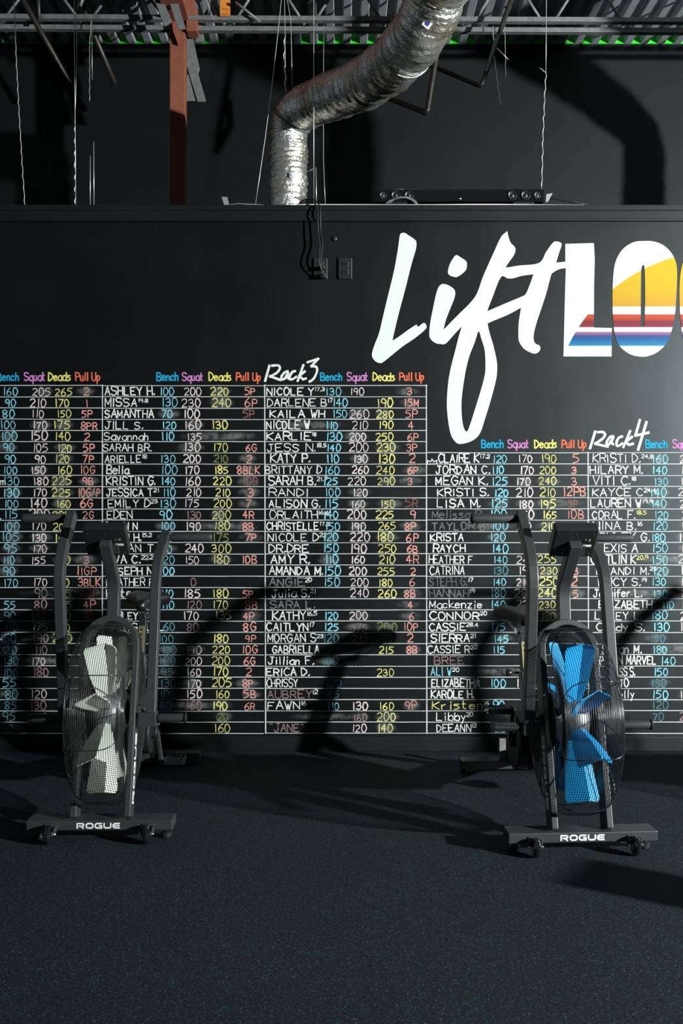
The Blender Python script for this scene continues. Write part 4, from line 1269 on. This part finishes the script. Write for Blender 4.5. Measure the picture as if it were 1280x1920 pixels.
hang([(607, 46), (606, 140), (606, 300), (610, 392)], 7.375, 'wire running behind the duct and down right of it', .0024)
hang([(576, 322), (592, 314), (593, 386.5)], 5.73, 'hooked wire standing on the wall top right of the duct', .0028)
hang([(1024, -8), (1023, 135)], 6.2, 'straight upper wire right of centre, over the soundbar', .0024)
hang([(1010, 127), (1023, 136), (1020, 190), (1017, 270), (1015, 354)], 6.2, 'twisted bright wire hanging down to the soundbar end', .0036, .0035)
hang([(924, 48), (926, 105), (932, 150), (939, 202)], 7.375, 'short twisted wire hanging from the joist, longest of that clump', .0030, .003)
hang([(946, 46), (947, 100), (948, 150)], 7.375, 'short straight wire hanging from the joist beside the clump', .0024, .0015)
hang([(925, 84), (953, 112)], 7.375, 'tiny crossing wire end in the clump under the joist', .0024)
plate('brace_angle', [(929, 66), (936, 64), (913, 134), (908, 134)], 7.165, .012, M['steel'], 'slim light grey flat strip on the pipe under the joist', 'steel brace')

root = empty('paper_tag', P(422, 15, 7.36)); tag(root, 'orange paper tag hanging under the roof right of the red column', 'tag')
mb = MB(); mb.box(P(422, 14, 7.36), (.074, .004, .122)); mb.box(P(422, -40, 7.365), (.003, .003, .35)); on_root(mb, 'card', M['tag_orange'], root)
mb = MB()
for yy in (16, 19, 25, 27): mb.box(P(422, yy, 7.357), (.05, .003, .0035))
on_root(mb, 'print', M['orange_ink'], root)

# ------------------------------------------------------------------ things on the wall top
ZT = WTOP
root = empty('soundbar', Vector(((864 - 640) / SW, YW + .06, ZT))); tag(root, 'long glossy black soundbar lying on the top of the chalkboard wall', 'soundbar')
sx0, sx1 = (705 - 640) / SW, (1021 - 640) / SW; sh = .072
bz = ZT + .030
mb = MB(); mb.box(((sx0 + sx1) / 2, YW + .055, bz + sh / 2), (sx1 - sx0, .07, sh))
on_root(mb, 'cabinet', M['gloss_black'], root, .004)
for q in (.12, .88):
    mb = MB(); mb.box((sx0 + (sx1 - sx0) * q, YW + .055, ZT + .015), (.12, .06, .031))
    on_root(mb, 'foot', M['black_plastic'], root, .002)
for px in (718, 742, 767, 961, 986, 1008):
    big = px not in (718, 1008)
    r = .026 if big else .019
    c = Vector(((px - 640) / SW, YW + .0195, bz + sh / 2 - .002))
    mb = MB(); mb.lathe([(0, r), (.005, r), (.006, r * .88), (.001, r * .8), (-.004 + .006, r * .35), (.005, r * .2), (.006, .001)], c, (0, -1, 0), 24)
    on_root(mb, 'speaker_driver', M['black_plastic'] if big else M['frame'], root)
mb = MB(); mb.box(((864 - 640) / SW, YW + .0195, bz + .016), (.012, .002, .004)); on_root(mb, 'indicator_light', M['sticker'], root)


def cord(pts, r, mat, label, cat, name, smooth=True):
    q = smooth_pts(pts, 8) if smooth else [Vector(p) for p in pts]
    mb = MB(); mb.tube(q, r, 8)
    return tag(mb.build(name, M[mat], origin=q[0]), label, cat)


# ribbed flexible conduit on the ledge
mb = MB(); n = 420; xa, xb = (556 - 640) / SW, (1095 - 640) / SW
pts = []; rr = []
for i in range(n):
    t = i / (n - 1); pts.append(Vector((xa + (xb - xa) * t, YW + .004 + .004 * math.sin(t * 9), ZT + .0058 + .0015 * math.sin(t * 11)))); rr.append(.0042 if i % 2 else .0058)
mb.tube(pts, rr, 8)
tag(mb.build('flexible_conduit', M['sticker'], origin=pts[0]), 'thin ribbed white conduit lying along the wall top below the soundbar', 'conduit')
Pw = lambda px, py, dy: P(px, py, YW + dy)
loops = []
for k in range(4):
    loops.append(smooth_pts([Pw(722 + k * 3, 381, .012), Pw(735 + k * 3, 374 - k, .006), Pw(757 + k * 2, 371 - k * .6, .004), Pw(772 + k * 2, 376, .008), Pw(781 + k, 384.5, .013)], 8))
mb = MB(); allp = []
for i, l in enumerate(loops): allp += l if i % 2 == 0 else l[::-1]
mb.tube(allp, .0020, 7)
tag(mb.build('cable_coil', M['grey_cable'], origin=loops[0][0]), 'small bundle of grey cable in front of the left end of the soundbar', 'cable')
cord([Pw(1032, 371, .05), Pw(1050, 374, .05), Pw(1075, 379, .05), Pw(1102, 383.5, .06)], .006, 'cable', 'black cable trailing off the right end of the soundbar', 'cable', 'cable')
cord([Pw(430, 384, .04), Pw(445, 382, .03), Pw(465, 383, .03), Pw(494, 384.5, .05)], .0035, 'grey_cable', 'pale cable lying on the wall top left of the duct', 'cable', 'cable')


def stud_end(quad, label):
    q = [P(a, b, YW + .03) for a, b in quad]; c = sum(q, Vector()) / 4
    mb = MB(); th = .003
    vs = [v + Vector((0, d, 0)) for d in (0, th) for v in q]
    mb.add(vs, [(0, 1, 2, 3), (7, 6, 5, 4)] + [(i, i + 4, (i + 1) % 4 + 4, (i + 1) % 4) for i in range(4)])
    a, b = q[0], q[1]; vs = [a, b, b + Vector((0, .04, .002)), a + Vector((0, .04, .002))]
    mb.add(vs, [(0, 1, 2, 3)])
    tag(mb.build('stud_offcut', M['wire'], origin=c), label, 'metal scrap', 'metal offcuts on the wall top')


stud_end([(415, 369), (426, 369.5), (430, 386.2), (421, 386.2)], 'bent piece of metal channel on the wall top left of the duct')
stud_end([(1024, 364), (1036, 362), (1027, 378), (1023, 379.5)], 'bent piece of metal channel at the right end of the soundbar')

# power outlets and the cords that hang to one of them
def outlet(px, py, label):
    c = P(px, py, YW)
    root = empty('power_outlet', c); tag(root, label, 'power outlet', 'black outlets under the wall top')
    mb = MB(); mb.box(c + Vector((0, -.006, 0)), (.076, .012, .118)); on_root(mb, 'cover_plate', M['plate'], root, .003)
    for q in (-.021, .021):
        mb = MB(); mb.box(c + Vector((0, -.013, q)), (.036, .004, .030))
        on_root(mb, 'socket', M['black_plastic'], root, .002)
    mb = MB()
    for q in (-.021, .021):
        for s in (-1, 1): mb.box(c + Vector((s * .007, -.0153, q + .003)), (.003, .0012, .009))
    on_root(mb, 'slot_pattern', M['gloss_black'], root)
    for q in (-.044, .044):
        mb = MB(); mb.disc(c + Vector((0, -.0125, q)), (0, 1, 0), .0035, .002, 8); on_root(mb, 'screw', M['chrome'], root)


outlet(601, 504, 'black power outlet with cords plugged in')
outlet(647, 504, 'black power outlet with nothing plugged in, right of the other')
mb = MB(); c = P(627, 448, YW); mb.lathe([(0, .016), (.006, .015), (.010, .010), (.011, .003)], c, (0, -1, 0), 18)
tag(mb.build('wall_button', M['plate'], origin=c), 'small round black cap on the wall above the outlets', 'wall cap')


def plug_cord(pts, label):
    q = smooth_pts(pts, 9)
    root = empty('hanging_cable', q[0]); tag(root, label, 'cable', 'black cables hanging over the wall top')
    mb = MB(); mb.tube(q, .0042, 8); on_root(mb, 'flex_lead', M['cable'], root)
    e = q[-1]; mb = MB(); mb.box(e + Vector((0, .016, 0)), (.026, .034, .024)); on_root(mb, 'plug', M['black_plastic'], root, .003)


plug_cord([P(559, 384, YW + .09), P(566, 377, YW + .05), P(580, 373, YW + .01), P(593, 378, YW - .035), P(600, 392, YW - .05), P(600.5, 430, YW - .045), P(604, 455, YW - .05), P(601, 485, YW - .06), P(604, 501, YW - .055)], 'black cable arching over the wall top, plugged into the upper socket')
plug_cord([P(555, 386, YW + .085), P(565, 381, YW + .04), P(580, 378, YW + .005), P(591, 383, YW - .04), P(595, 400, YW - .060), P(596, 435, YW - .062), P(599, 458, YW - .066), P(598, 490, YW - .08), P(606, 516, YW - .055)], 'black cable arching over the wall top, plugged into the lower socket')
